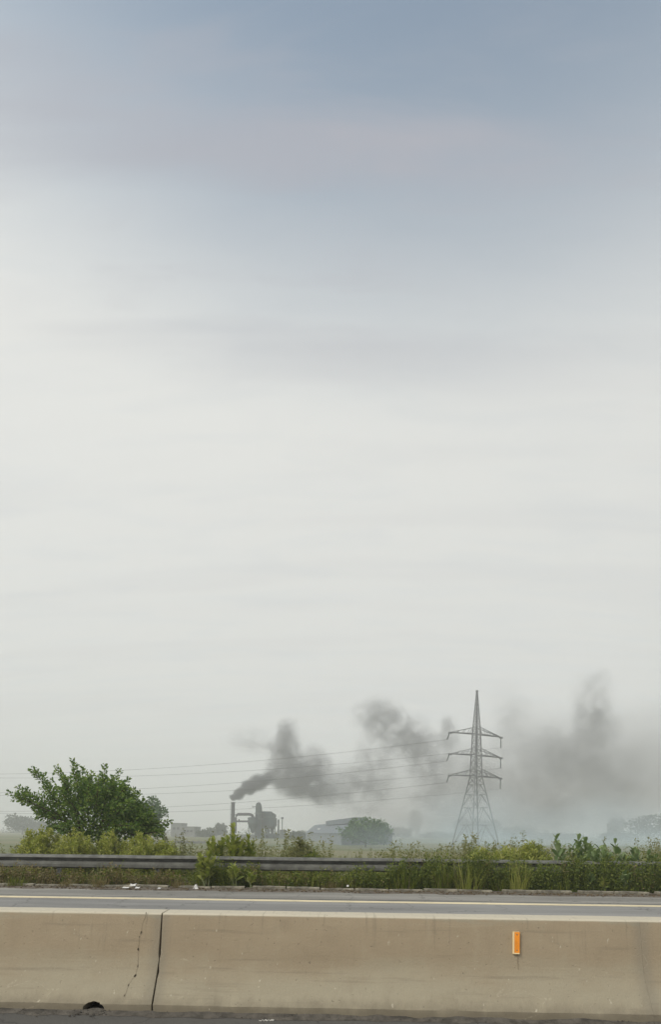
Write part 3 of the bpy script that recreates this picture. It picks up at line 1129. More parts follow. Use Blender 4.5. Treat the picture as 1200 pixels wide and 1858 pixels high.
plant(1016, [(1010, 1519, 0), (1020, 1540, 0.3)], 15.9, 'slender plant with paired dark oval leaves, just right of the lime shrubs', 1, leaf=0.34, gap=0.24)
plant(1062, [(1050, 1521, 0), (1062, 1524, 0.2), (1040, 1535, -0.2), (1076, 1540, 0.3), (1090, 1541, 0), (1034, 1545, 0.2), (1068, 1532, -0.2), (1046, 1548, -0.3), (1082, 1552, -0.3), (1058, 1560, -0.4)], 15.9,
      'broad bushy plant of large oval grey-green leaves growing up through the guardrail', 2, leaf=0.33, gap=0.19)
plant(1088, [(1098, 1541, 0), (1104, 1553, 0.2), (1080, 1550, 0.2)], 15.2, 'bright green large-leaved plant leaning over the rail in front of the broad bushy one', 3, leaf=0.31)
plant(1122, [(1117, 1526, 0), (1124, 1545, 0.2)], 16.0, 'thin plant with dark upright leaves against the smoke, right of the bushy one', 4, leaf=0.32, gap=0.26)
plant(1152, [(1150, 1542, 0), (1133, 1556, 0.2), (1158, 1550, -0.1)], 16.0, 'low dark large-leaved plant peeping over the rail near the right edge', 5, leaf=0.29)
plant(1182, [(1178, 1550, 0), (1192, 1556, 0.1)], 16.0, 'rightmost large-leaved plant peeping over the rail', 6, leaf=0.26)
plant(1134, [(1133, 1588, 0), (1128, 1596, -0.1)], 14.62, 'young plant with one pale upright leaf below the rail at right', 7, leaf=0.29, zb=0.03)
plant(1166, [(1164, 1598, 0), (1170, 1604, 0)], 14.62, 'rightmost young plant with pale leaves below the rail', 8, leaf=0.26, zb=0.03)
plant(1098, [(1100, 1598, 0), (1090, 1604, 0), (1108, 1606, 0)], 14.62, 'small light green plant at the kerb below the broad bushy one', 9, 'leaf_biglime', leaf=0.22, gap=0.1, zb=0.03)
plant(1076, [(1074, 1594, 0), (1078, 1602, 0)], 14.62, 'plant with a narrow pale leaf, left of the small light green one at kerb', 19, leaf=0.26, gap=0.1, zb=0.03)
plant(422, [(423, 1502, 0), (412, 1524, 0.1), (432, 1522, 0.1), (440, 1530, 0)], 16.0, 'tall upright leafy plant in front of the chimney foot', 10, 'leaf_biglime', leaf=0.28, gap=0.10)
plant(392, [(386, 1526, 0), (378, 1530, 0.2), (398, 1534, 0), (405, 1528, 0.2)], 16.0, 'yellow-green leafy plant behind the rail, left of the tall upright one', 12, 'leaf_biglime', leaf=0.28, gap=0.10)
plant(452, [(450, 1517, 0), (460, 1532, 0.1), (443, 1534, 0)], 16.1, 'leafy plant below the factory hopper, right of the tall upright one', 13, 'leaf_biglime', leaf=0.25, gap=0.10)
plant(375, [(364, 1556, 0), (378, 1550, 0), (372, 1566, -0.1), (388, 1562, 0), (360, 1572, 0)], 14.66, 'bright yellow-green leafy plant standing in front of the rail', 14, 'leaf_biglime', leaf=0.26, gap=0.09)
plant(426, [(424, 1572, 0), (432, 1582, 0), (418, 1584, 0)], 14.66, 'light green leafy plant below the rail, right of the yellow-green one', 15, 'leaf_biglime', leaf=0.24, gap=0.09)
plant(456, [(452, 1590, 0), (464, 1594, 0), (447, 1597, 0)], 14.66, 'small pale rosette plant at the kerb below the factory', 16, 'leaf_biglime', leaf=0.22, gap=0.08)


# ------------------------------------------------------------------ grasses
def blade(b, p, d, L, W, droop, seg=4):
    side = d.cross(Vector((0, 0, 1)))
    if side.length < 1e-3:
        side = Vector((1, 0, 0))
    side = side.normalized()
    hd = Vector((d.x, d.y, 0))
    n0 = len(b.v)
    for i in range(seg + 1):
        t = i / seg
        c = p + d * (L * t) + (hd * 0.6 - Vector((0, 0, 1)) * 0.5) * (droop * L * t * t)
        w = W * (1 - t) ** 0.7 + 0.001
        b.v += [tuple(c - side * w / 2), tuple(c + side * w / 2)]
    for i in range(seg):
        a = n0 + i * 2
        b.f.append((a, a + 1, a + 3, a + 2))


def tuft(px, py_top, D0, wpx, label, seed, mat='leaf_weed', n=150, W=0.014, droop=0.35, lean=0.3, zb=0.03, heads=0, group='grass tufts along the kerb'):
    r = random.Random(seed)
    base = at(px, 1600, D0)
    base.z = zb
    H = at(px, py_top, D0).z - zb
    wm = wpx * D0 / FOC / 2
    root = thing('grass_tuft', base, label, 'grass', group)
    b = MB()
    for i in range(n):
        q = r.random() ** 0.7
        a = r.uniform(0, 2 * math.pi)
        p = base + Vector((math.cos(a) * q * wm * 0.55, math.sin(a) * q * min(wm, 0.25) * 0.8, -0.03))
        d = Vector((math.cos(a) * q * lean + r.gauss(0, 0.17), math.sin(a) * q * lean + r.gauss(0, 0.15), 1)).normalized()
        blade(b, p, d, H * r.uniform(0.35, 1.12) * (1.05 - 0.3 * q), W * r.uniform(0.5, 1.2), droop * r.uniform(0.2, 2.0))
    tag(b.build('blades', M[mat], root), kind='stuff')
    b = MB()
    for i in range(n // 3):
        a = r.uniform(0, 2 * math.pi)
        q = r.random()
        p = base + Vector((math.cos(a) * q * wm * 0.6, math.sin(a) * q * 0.15, -0.03))
        d = Vector((r.uniform(-0.5, 0.5), r.uniform(-0.3, 0.3), 1)).normalized()
        blade(b, p, d, H * r.uniform(0.2, 0.75), W * r.uniform(0.6, 1.2), droop * r.uniform(0.5, 2.2))
    tag(b.build('dead_blades', M['leaf_dry'], root), kind='stuff')
    if heads:
        bh = MB()
        for i in range(heads):
            a = r.uniform(0, 2 * math.pi)
            p = base + Vector((math.cos(a) * wm * 0.6, math.sin(a) * 0.15, 0))
            e = p + Vector((r.uniform(-0.12, 0.12), r.uniform(-0.1, 0.1), H * r.uniform(0.95, 1.15)))
            shoot(bh, bh, r, p.lerp(e, 0.1), e, 0.004, 0.035, 0.012, 0.03, 0.02)
        bh.build('seed_stalks', M['leaf_pale'], root)
    return root


tuft(735, 1556, 14.66, 90, 'green grass tuft arching over the rail right of the round tree', 1, 'leaf_weed', 190, 0.018, 0.5, 0.45)
tuft(805, 1548, 14.66, 70, 'tall green grass tuft hiding the rail, left one of the pair below the pylon', 2, 'leaf_weed', 220, 0.018, 0.4, 0.3, heads=4)
tuft(850, 1538, 14.66, 85, 'tallest yellow-green grass tuft hiding the rail below the pylon', 3, 'leaf_lime', 260, 0.016, 0.45, 0.35, heads=8)
tuft(940, 1540, 14.66, 70, 'tall pale grass tuft in front of the lime shrubs right of the pylon', 4, 'leaf_lime', 220, 0.015, 0.4, 0.3, heads=7)
tuft(905, 1572, 14.66, 50, 'short green grass tuft between the two tall tufts under the pylon', 5, 'leaf_weed', 120, 0.016, 0.4, 0.35)
tuft(323, 1586, 14.66, 36, 'dry brown grass tuft at the kerb between the white litter pieces', 6, 'leaf_dry', 130, 0.012, 0.4, 0.35)
tuft(180, 1580, 14.66, 60, 'dry straw-coloured grass tuft at the kerb left of the litter', 7, 'leaf_dry', 170, 0.012, 0.45, 0.4)
tuft(120, 1590, 14.66, 50, 'brownish grass tuft near the left edge of the verge, left of the straw-coloured one', 8, 'leaf_dry', 120, 0.012, 0.4, 0.4)
tuft(30, 1578, 14.66, 70, 'green grass tuft under the rail at the left edge', 9, 'leaf_weed', 180, 0.014, 0.45, 0.4)
tuft(650, 1600, 14.66, 30, 'small reddish dry grass tuft leaning over the kerb below the round tree', 10, 'leaf_dry', 70, 0.012, 0.6, 0.5)
tuft(1010, 1586, 14.66, 60, 'green grass tuft at the kerb left of the large-leaved plants', 11, 'leaf_weed', 170, 0.015, 0.4, 0.4)
tuft(175, 1556, 15.15, 16, 'thin pale grass stalks standing in front of the rail below the large shrub', 12, 'leaf_pale', 26, 0.012, 0.15, 0.3)
tuft(600, 1588, 14.66, 60, 'low olive grass tuft under the rail in front of the shed', 13, 'leaf_dry', 120, 0.013, 0.5, 0.4)


def interp(tab, x):
    if x <= tab[0][0]:
        return tab[0][1]
    for (a, p), (b_, q) in zip(tab, tab[1:]):
        if x <= b_:
            return p + (q - p) * (x - a) / (b_ - a)
    return tab[-1][1]


def verge(name, label, Y0, Y1, tops, n, mats, seed, zb, leafy=0.5, Wb=0.014, Ls=0.07, px0=-120, px1=1330, gaps=0.5):
    """uncountable weeds: blades and small leafy sprigs, height following the growth seen along the verge"""
    r = random.Random(seed)
    bs = [MB() for _ in mats]
    for i in range(n):
        px = r.uniform(px0, px1)
        Y = r.uniform(Y0, Y1)
        p = on_y(px, 1590, Y)
        p.z = zb(Y) if callable(zb) else zb
        top = on_y(px, interp(tops, px), Y).z
        patch = noise.noise((p.x * 0.9, Y * 0.5, seed + 8))
        if r.random() < gaps * (0.75 - 2.6 * patch) * (0.35 if px > 680 or 440 < px < 600 else 1.0):
            continue
        H = (top - p.z) * r.uniform(0.40, 1.15) * (0.95 + 0.75 * noise.noise((p.x * 1.5, Y * 1.2, seed)) + 0.25 * noise.noise((p.x * 4.0, Y * 3, seed)))
        if H < 0.06:
            H = r.uniform(0.04, 0.09)
        w = 0.5 + 0.9 * noise.noise((p.x * 0.8, Y * 0.6, seed + 3)) + r.uniform(-0.3, 0.3)
        dry = 0.62 if px < 340 else (0.25 if 460 < px < 640 else 0.02)
        k = 0 if (len(mats) == 1 or r.random() > dry * (0.6 + w)) else 1
        if len(mats) > 2 and k == 0 and px + r.uniform(-60, 60) > 660:
            k = 2
        b = bs[k]
        if r.random() < leafy * (0.45 if px < 340 or 470 < px < 660 else 1.0):
            e = p + Vector((r.uniform(-0.25, 0.25) * H, r.uniform(-0.2, 0.2) * H, H))
            a = p + Vector((0, 0, -0.03))
            m = max(5, int(H / 0.022))
            b.tube([a, e], [0.004, 0.002], 3, False)
            for q in range(m):
                t = 0.1 + 0.9 * q / m
                c = a.lerp(e, t)
                d = rdir(r, 0.25)
                s = r.uniform(0.7, 1.3)
                leaf_face(b, c + d * r.uniform(0, 0.07), d, rdir(r, 1.0), Ls * s, Ls * 0.5 * s)
        else:
            d = Vector((r.uniform(-0.35, 0.35), r.uniform(-0.3, 0.3), 1)).normalized()
            for q in range(3):
                blade(b, p + Vector((r.uniform(-0.03, 0.03), r.uniform(-0.03, 0.03), -0.02)), (d + Vector((r.uniform(-0.2, 0.2), r.uniform(-0.2, 0.2), 0))).normalized(),
                      H * r.uniform(0.7, 1.1), Wb * r.uniform(0.7, 1.3), r.uniform(0.1, 0.6), 3)
    for b, (m, nm, lab) in zip(bs, mats):
        if b.v:
            tag(b.build(nm, M[m]), lab, 'weeds', kind='stuff')


FRONT = [(0, 1572), (60, 1572), (110, 1580), (200, 1578), (280, 1582), (345, 1588), (360, 1572), (400, 1566), (470, 1574), (500, 1584), (640, 1584), (690, 1566), (770, 1570),
         (800, 1560), (880, 1562), (960, 1564), (1000, 1572), (1060, 1566), (1200, 1566)]
verge('x', '', 14.72, 15.3, FRONT, 7600,
      [('leaf_weed', 'verge_weeds', 'dense low green weeds below the guardrail along the kerb'),
       ('leaf_dry', 'dry_verge_grass', 'dry brown grass mixed into the weeds along the kerb'),
       ('leaf_deep', 'leafy_verge_weeds', 'dense deep green leafy weeds hiding the rail\'s foot at right')], 21, 0.03, 0.62)
verge('x', '', 15.75, 17.4, [(0, 1580), (350, 1578), (400, 1560), (480, 1570), (700, 1580), (860, 1570), (1000, 1562), (1200, 1560)], 3000,
      [('leaf_weed', 'weeds_behind_rail', 'dense green weeds filling the verge behind the guardrail')], 22, 0.03, 0.6)
BACK = [(0, 1552), (35, 1545), (50, 1528), (100, 1518), (310, 1520), (330, 1540), (360, 1540), (470, 1524), (520, 1519), (560, 1518), (600, 1540), (620, 1560), (680, 1560), (700, 1546),
        (780, 1545), (850, 1541), (900, 1543), (990, 1545), (1005, 1556), (1140, 1556), (1165, 1546), (1200, 1540)]
verge('x', '', 18.2, 21.5, BACK, 6000,
      [('leaf_pale', 'pale_bank_grass', 'pale yellowish grass and weeds on the bank behind the guardrail')], 23, lambda y: 0.05 - max(0, y - 17.6) * 0.24, 0.55, 0.02, 0.09)
verge('x', '', 24.0, 60.0, [(0, 1548), (300, 1545), (340, 1546), (480, 1538), (600, 1545), (700, 1548), (1000, 1548), (1200, 1550)], 2600,
      [('leaf_pale', 'rough_field_grass', 'rough hazy grass of the field below the bank')], 24, lambda y: -1.6 if y < 27 else -2.0, 0.4, 0.05, 0.16, -300, 1500)


# ------------------------------------------------------------------ trees further off
def tree(px, py_top, D0, wpx, label, seed, mat='leaf_far', L=0.5, n=1600, lobes=9, crown_low=0.25, name='tree', flat=1.0, base_z=FIELD_Z, group=None, lobe=1.0):
    r = random.Random(seed)
    top = at(px, py_top, D0)
    base = Vector((top.x, top.y, base_z))
    H = top.z - base_z
    wm = wpx * D0 / FOC / 2
    root = thing(name, base, label, 'tree', group)
    bs = MB()
    tr = 0.03 * H
    bs.tube([base + Vector((0, 0, -0.2)), base + Vector((0.02 * H, 0, H * 0.25)), base + Vector((-0.01 * H, 0, H * 0.6))], [tr, tr * 0.75, tr * 0.4], 7)
    bl = MB()
    ch = H * (1 - crown_low)                    # crown height
    zm = base_z + H * crown_low + ch * 0.5
    for i in range(lobes):
        a = 2.4 * i + r.uniform(-0.3, 0.3)
        v = (i + 0.5) / lobes * 1.7 - 0.85      # height in the crown, -1..1
        k = math.sqrt(max(0.06, 1 - abs(v) ** 2.4)) * (0.9 if v < 0 else 1.0)
        q = r.uniform(0.45, 0.72) + (0.12 if lobe < 1 else 0)
        c = Vector((base.x + math.cos(a) * q * wm * k, base.y + math.sin(a) * q * wm * k, zm + v * ch * 0.38))
        rr = Vector((wm * r.uniform(0.3, 0.46), wm * r.uniform(0.3, 0.46), ch * r.uniform(0.14, 0.22) * flat)) * lobe
        bs.tube([base + Vector((0, 0, H * r.uniform(0.12, 0.3))), base.lerp(c, 0.6) + Vector((0, 0, 0.06 * H)), c], [tr * 0.5, tr * 0.35, tr * 0.12], 5)
        cloud_leaves(bl, r, c, rr, n // lobes, L, L * 0.6, 0.2, 0.4)
    # loose outer sprays
    for i in range(lobes * 4):
        a = r.uniform(0, 2 * math.pi)
        v = r.uniform(-0.9, 1.0)
        k = math.sqrt(max(0.05, 1 - abs(v) ** 3.2)) * r.uniform(0.80, 1.10)
        c = Vector((base.x + math.cos(a) * wm * k, base.y + math.sin(a) * wm * k, zm + v * ch * 0.48))
        cloud_leaves(bl, r, c, (wm * 0.10, wm * 0.10, ch * 0.055), n // (lobes * 9), L, L * 0.6, 0.2, 0.5)
    cloud_leaves(bl, r, Vector((base.x, base.y, zm)), (wm * 0.68 * lobe, wm * 0.68 * lobe, ch * 0.36 * lobe), n // 3, L, L * 0.6, 0.2, 0.5)
    bs.build('trunk', M['bark'], root)
    tag(bl.build('crown', M[mat], root), kind='stuff')
    return root


tree(664, 1485, 142, 88, 'round grey-green tree standing alone in front of the pale shed', 1, 'leaf_tree', 0.75, 2000, 19, 0.06, 'round_tree', lobe=0.72)
tree(266, 1446, 90, 66, 'smoke-grey tree showing behind the right shoulder of the large shrub', 2, 'leaf_tree', 0.5, 1500, 9, 0.35, 'tree_behind_shrub')
FT = [(40, 1479, 420, 58, 'pale hazy round tree at the left edge behind the large shrub', 1.6),
      (85, 1490, 480, 60, 'hazy tree just left of the large shrub, behind it', 1.8),
      (372, 1508, 360, 30, 'low hazy tree between the flat-roofed block and the chimney', 1.2),
      (401, 1495, 380, 22, 'narrow upright hazy tree just left of the chimney', 1.1),
      (388, 1503, 390, 24, 'small hazy tree leaning against the narrow upright one', 1.1),
      (540, 1511, 300, 34, 'low round hazy tree between factory and shed', 1.1),
      (725, 1503, 520, 50, 'faint blue-grey tree right of the round tree', 2.0),
      (755, 1470, 900, 24, 'very faint tall slim tree in the smoke between round tree and pylon', 2.8),
      (800, 1512, 520, 70, 'faint low tree in the smoke left of the pylon', 2.0),
      (846, 1486, 420, 40, 'faint tree behind the left foot of the pylon', 1.6),
      (885, 1488, 420, 52, 'faint tree behind the right foot of the pylon', 1.6),
      (940, 1501, 460, 60, 'faint low tree just right of the pylon foot', 1.8),
      (1010, 1514, 520, 90, 'very faint low tree in the smoke above the slender plant', 2.0),
      (1118, 1483, 520, 28, 'very faint slim tree in the smoke near the right edge', 1.6),
      (1178, 1480, 380, 80, 'faint blue-grey tree at the right edge', 1.5),
      (1120, 1512, 460, 60, 'very faint low tree left of the one at the right edge', 1.8)]
for i, (px, py, d, w, lab, L) in enumerate(FT):
    tree(px, py, d, w, lab, 50 + i, 'leaf_far', L * 1.35, 560, 8, 0.15, 'distant_tree', group='hazy trees on the horizon')
bl = MB()
r = random.Random(91)
for i in range(150):
    d = r.uniform(520, 900)
    px = r.uniform(-250, 1450)
    c = at(px, 1512, d)
    c.z = FIELD_Z + r.uniform(0.5, 3.0)
    cloud_leaves(bl, r, c, (r.uniform(8, 20), 6, r.uniform(2, 5)), 60, 2.4, 1.5, 0.2, 0.5)
tag(bl.build('distant_treeline', M['leaf_far']), 'low hazy line of scrub and trees along the horizon', 'treeline', kind='stuff')


# ------------------------------------------------------------------ the pylon
def pylon():
    D0 = 150.0
    foot = at(863, 1535, D0)
    base = Vector((foot.x, foot.y, FIELD_Z))
    root = thing('electricity_pylon', base, 'tall grey steel lattice electricity pylon with three pairs of arms', 'pylon')
    k = D0 / FOC

    def zz(py):
        return at(864, py, D0).z
    rot = R(24)
    ca, sa = math.cos(rot), math.sin(rot)

    def P(x, y, z):
        return Vector((base.x + x * ca - y * sa, base.y + x * sa + y * ca, z))
    # half-width of the body at heights
    zb, zw, za1, ztop = FIELD_Z, zz(1410), zz(1320), zz(1255)
    lv = [(zb, 4.6), (zw, 1.15), (za1, 0.72), (ztop, 0.10)]

    def hw_(z):
        for (z0, h0), (z1, h1) in zip(lv, lv[1:]):
            if z <= z1:
                return h0 + (h1 - h0) * (z - z0) / (z1 - z0)
        return lv[-1][1]
    for sx, sy in ((-1, -1), (1, -1), (1, 1), (-1, 1)):
        b = MB()
        for (z0, h0), (z1, h1), w in zip(lv, lv[1:], (0.27, 0.26, 0.19)):
            b.beam(P(sx * h0, sy * h0, z0 - (0.3 if z0 == zb else 0)), P(sx * h1, sy * h1, z1), w)
        b.build('leg', M['pylon'], root)
    # lattice bracing, face by face
    levels = []
    z = zb
    while z < ztop - 0.9:
        levels.append(z)
        z += max(1.3, hw_(z) * (1.35 if z < zw else 1.9))
    levels.append(ztop - 0.3)
    for (ax, ay, bx, by) in ((-1, -1, 1, -1), (1, -1, 1, 1), (1, 1, -1, 1), (-1, 1, -1, -1)):
        b = MB()
        for i, (z0, z1) in enumerate(zip(levels, levels[1:])):
            h0, h1 = hw_(z0), hw_(z1)
            w = 0.10 if z0 < zw else 0.09
            if i > 0:
                b.beam(P(ax * h0, ay * h0, z0), P(bx * h0, by * h0, z0), w)
            if z0 < zw - 3:
                m = (ax + bx) / 2 * h1, (ay + by) / 2 * h1
                b.beam(P(ax * h0, ay * h0, z0), P(m[0], m[1], z1), w)
                b.beam(P(bx * h0, by * h0, z0), P(m[0], m[1], z1), w)
            else:
                b.beam(P(ax * h0, ay * h0, z0), P(bx * h1, by * h1, z1), w)
                b.beam(P(bx * h0, by * h0, z0), P(ax * h1, ay * h1, z1), w)
        b.build('lattice_bracing', M['pylon'], root)
    tips = {}
    for lvl, (yt, yb) in enumerate(((1320, 1332), (1358, 1370), (1396, 1408))):
        zu, zl = zz(yt), zz(yb)
        for s in (-1, 1):
            b = MB()
            reach = (50.5 if s > 0 else 51.5) * k / ca
            tip = P(s * reach, 0, zl - 0.2)
            hu, hl = hw_(zu), hw_(zl)
            for sy in (-1, 1):
                b.beam(P(s * hl, sy * hl, zl), tip, 0.20)
                b.beam(P(s * hu, sy * hu, zu), tip, 0.15)
                for t in (0.25, 0.5, 0.75):
                    lo = P(s * hl, sy * hl, zl).lerp(tip, t)
                    hi = P(s * hu, sy * hu, zu).lerp(tip, t - 0.12)
                    b.beam(lo, hi, 0.10)
            for t in (0.0, 0.25, 0.5, 0.75):
                b.beam(P(s * hl, -hl, zl).lerp(tip, t), P(s * hl, hl, zl).lerp(tip, t), 0.12)
            b.box(tip + Vector((0, 0, -0.12)), (1.1, 0.35, 0.45), rot)
            b.build('cross_arm', M['pylon'], root)
            ins = MB()
            n = 9
            q = tip + Vector((-0.3 if s < 0 else 0.0, 0, -0.35))
            drop = Vector((-0.35, 0, -1.0)) * 1.6 if s < 0 else Vector((0, 0, -2.6))
            pts, rad = [], []
            for i in range(n * 2 + 1):
                pts.append(q + drop * (i / (n * 2)))
                rad.append(0.20 if i % 2 else 0.07)
            ins.tube(pts, rad, 7)
            ins.build('insulator', M['insulator'], root)
            tips[(lvl, s)] = q + drop
    b = MB()
    b.box(P(0, 0, ztop + 0.1), (0.5, 0.5, 0.5), rot)
    b.build('peak_cap', M['pylon'], root)
    for sx, sy in ((-1, -1), (1, -1), (1, 1), (-1, 1)):
        MB().box(P(sx * 4.6, sy * 4.6, FIELD_Z + 0.1), (1.0, 1.0, 0.9), rot).build('footing', M['plant_conc'], root)
    return tips


tips = pylon()
names = ['top', 'middle', 'lowest']
for (lvl, s), p in tips.items():
    e = Vector((-252, 186 if s < 0 else 194, p.z + (0.5 if s < 0 else 1.2)))
    sag = 8.6 if s < 0 else 8.3
    pts = []
    for i in range(61):
        t = i / 60
        q = p.lerp(e, t)
        q.z -= sag * 4 * t * (1 - t)
        pts.append(q)
    b = MB().tube(pts, 0.03, 5)
    o = b.build('power_line', M['wire'], org=p)
    tag(o, '%s overhead wire of the %s pair running left from the pylon' % ('upper' if s < 0 else 'lower', names[lvl]), 'power line', 'overhead wires left of the pylon')


# ------------------------------------------------------------------ the factory
def factory():
    D0 = 310.0
    k = D0 / FOC
    root = thing('factory', Vector((at(460, 1530, D0).x, at(460, 1530, D0).y, FIELD_Z)), 'blue-grey industrial plant of hoppers, tower and ducts below the smoke', 'factory')

    def p(px, py, dd=0.0):
        return at(px, py, D0 + dd)

    def vtube(px, y0, y1, wpx, dd=0, w1=None, sides=14):
        a, c = p(px, y0, dd), p(px, y1, dd)
        a = Vector((a.x, a.y, a.z))
        c = Vector((a.x, a.y, c.z))
        return a, c, wpx * k / 2, (w1 if w1 is not None else wpx) * k / 2
    # chimney
    a = p(423, 1456)
    base = Vector((a.x, a.y, FIELD_Z))
    ch = MB()
    zk = p(423, 1479).z
    ch.tube([base, Vector((a.x, a.y, zk)), Vector((a.x, a.y, a.z - 0.2)), Vector((a.x, a.y, a.z))], [3.5 * k * 1.25, 3.5 * k, 3.3 * k, 3.3 * k], 18)
    c = ch.build('chimney', M['stack'], root)
    rb = MB()
    rb.tube([Vector((a.x, a.y, a.z - 0.5)), Vector((a.x, a.y, a.z + 0.15))], 3.8 * k, 18)
    for z in (zk, zk - 9):
        rb.tube([Vector((a.x, a.y, z)), Vector((a.x, a.y, z + 0.5))], 4.0 * k, 18)
    rb.build('band', M['stack'], c)
    # riser beside the chimney and upper duct
    d = MB()
    q0 = p(427.5, 1515, -2)
    d.tube([Vector((q0.x, q0.y, FIELD_Z + 3)), p(427.5, 1484, -2), p(429, 1479.5, -2), p(432.5, 1477.5, -2), p(453, 1477.5, -2), p(457, 1479, -2), p(459.5, 1483, -1.5), p(460, 1490, -1)],
           [2.0 * k, 2.2 * k, 2.5 * k, 2.6 * k, 2.6 * k, 2.8 * k, 2.8 * k, 2.8 * k], 12)
    d.build('upper_duct', M['stack'], root)
    d = MB()
    d.tube([p(424, 1490.3, -1), p(454, 1490.3, -1)], 1.7 * k, 10)
    v = d.build('lower_duct', M['stack'], root)
    d = MB()
    d.tube([p(433.5, 1491, -1), p(433.5, 1486.3, -1)], 1.3 * k, 8)
    d.build('valve', M['stack'], v)
    # front hopper (cyclone)
    d = MB()
    a, c2, _, _ = vtube(459, 1484, 1530, 1)
    d.tube([Vector((a.x, a.y, p(459, y).z)) for y in (1483, 1484, 1494, 1512)], [7 * k, 9 * k, 9.5 * k, 2.2 * k], 16)
    d.build('hopper', M['plant_steel'], root)
    d = MB()
    for dx in (-7.5, 7.5):
        u = p(459 + dx, 1494)
        d.beam(u, Vector((u.x, u.y, FIELD_Z)), 0.45)
    u0, u1 = p(449, 1484.5, -1.2), p(470, 1484.5, -1.2)
    d.beam(u0, u1, 0.4)
    d.build('hopper_frame', M['plant_steel'], root)
    # tall tower with rounded head leaning left
    d = MB()
    u = p(470, 1470, 3)
    ys = [1530, 1500, 1476, 1464, 1459.5, 1457, 1456]
    wd = [7.5, 7.4, 6.6, 5.6, 4.9, 3.6, 1.6]
    ox = [0, 0, 0, -0.6, -1.0, -1.4, -1.6]
    d.tube([Vector((u.x + o_ * k, u.y, p(470, y, 3).z)) for y, o_ in zip(ys, ox)], [w * k for w in wd], 16)
    t = d.build('tower', M['plant_steel'], root)
    d = MB()
    d.beam(p(458, 1464.5, 3), p(466, 1463.5, 3), 0.6, 0.4)
    d.beam(p(458.5, 1465, 3), p(458.5, 1461.5, 3), 0.25)
    d.build('gantry', M['plant_steel'], t)
    # main bag-house block, stepped top
    d = MB()
    for (x0, x1, y0, y1, dd, dp) in ((477, 492, 1472.5, 1500, 8, 9), (491.9, 498.5, 1478.5, 1500.5, 8.5, 8), (477.5, 499.5, 1484, 1499, 7.2, 10.6)):
        A, B = p(x0, y0, dd), p(x1, y1, dd)
        d.box(((A.x + B.x) / 2, A.y + dp / 2 - 3, (A.z + B.z) / 2), (abs(B.x - A.x), dp, abs(A.z - B.z)))
    d.build('main_block', M['plant_steel'], root)
    d = MB()
    A = p(495.5, 1478, 8)
    d.tube([p(492, 1479, 8), p(495, 1477, 8), p(498, 1478.5, 8), p(500, 1482, 8)], 0.7, 8)
    d.build('roof_duct', M['plant_steel'], root)
    # hoppers under the block
    for (cx_, w) in ((484, 6.5), (494, 5.5)):
        d = MB()
        u = p(cx_, 1499, 9)
        d.tube([Vector((u.x, u.y, p(cx_, y, 9).z)) for y in (1498, 1512, 1516)], [w * k, 1.6 * k, 1.6 * k], 4)
        d.build('block_hopper', M['plant_steel'], root)
    d = MB()
    for x_ in (478, 489, 499):
        for dd in (6, 12):
            u = p(x_, 1500, dd)
            d.beam(u, Vector((u.x, u.y, FIELD_Z)), 0.5)
    d.beam(p(478, 1515, 6), p(499, 1515, 6), 0.5)
    d.beam(p(478, 1515, 6), p(499, 1502, 6), 0.3)
    d.build('support_frame', M['plant_steel'], root)
    # inclined conveyors
    for (x0, y0, x1, y1) in ((466, 1506, 482, 1517), (474, 1528, 487, 1506)):
        d = MB().beam(p(x0, y0, -1), p(x1, y1, 1), 1.4, 1.2)
        d.build('conveyor', M['plant_steel'], root)
    # low buildings under the plant
    for (x0, x1, y0, dd, dp, m) in ((482, 508, 1512, 14, 12, 'plant_steel'), (507.5, 516.5, 1505.5, 6, 10, 'plant_conc'), (436, 462, 1514, 16, 10, 'plant_conc')):
        A, B = p(x0, y0, dd), p(x1, y0, dd)
        d = MB().box(((A.x + B.x) / 2, A.y + dp / 2, (A.z + FIELD_Z) / 2), (B.x - A.x, dp, A.z - FIELD_Z))
        w_ = d.build('low_building', M[m], root)
    # platforms, ladder, pipes and openings
    for (px_, py_, dd, w_) in ((470, 1476, 3, 15), (470, 1486, 3, 16)):
        u = p(px_, py_, dd)
        MB().box((u.x, u.y, u.z), (w_ * k, w_ * k, 0.25)).build('platform', M['plant_conc'], root)
    u = p(420, 1460, -1)
    d = MB()
    d.beam(Vector((u.x, u.y, FIELD_Z)), u, 0.12)
    d.beam(Vector((u.x - 0.5, u.y, FIELD_Z)), u + Vector((-0.5, 0, 0)), 0.12)
    for q in range(24):
        d.beam(Vector((u.x - 0.5, u.y, FIELD_Z + 0.9 * q)), Vector((u.x, u.y, FIELD_Z + 0.9 * q)), 0.1)
    d.build('ladder', M['plant_conc'], root)
    d = MB()
    d.tube([p(476, 1474, 2), p(476, 1520, 2)], 0.45, 8)
    d.build('downpipe', M['stack'], root)
    d = MB()
    d.tube([p(464, 1480, 1), p(464, 1516, 1)], 0.35, 8)
    d.build('downpipe', M['stack'], root)
    for x_ in (480, 484, 488, 492, 496):
        A, B = p(x_, 1481, 4), p(x_, 1498, 4)
        MB().box((A.x, A.y + 0.55, (A.z + B.z) / 2), (0.3, 0.3, A.z - B.z)).build('wall_rib', M['plant_conc'], root)
    for x_ in (486, 498):
        A = p(x_, 1520, 13.5)
        MB().box((A.x, A.y, A.z), (2.2, 0.6, 2.6)).build('doorway', M['glass_dark'], root)
    # silo post and capped pole on the right
    a, c2, _, _ = vtube(505.5, 1487, 1530, 1, 2)
    MB().tube([Vector((a.x, a.y, FIELD_Z)), a], 1.5 * k, 10).build('standpipe', M['plant_steel'], root)
    a, c2, _, _ = vtube(512.5, 1484, 1530, 1, 2)
    o = MB().tube([Vector((a.x, a.y, FIELD_Z)), a], 0.22, 8).build('pole', M['plant_steel'], root)
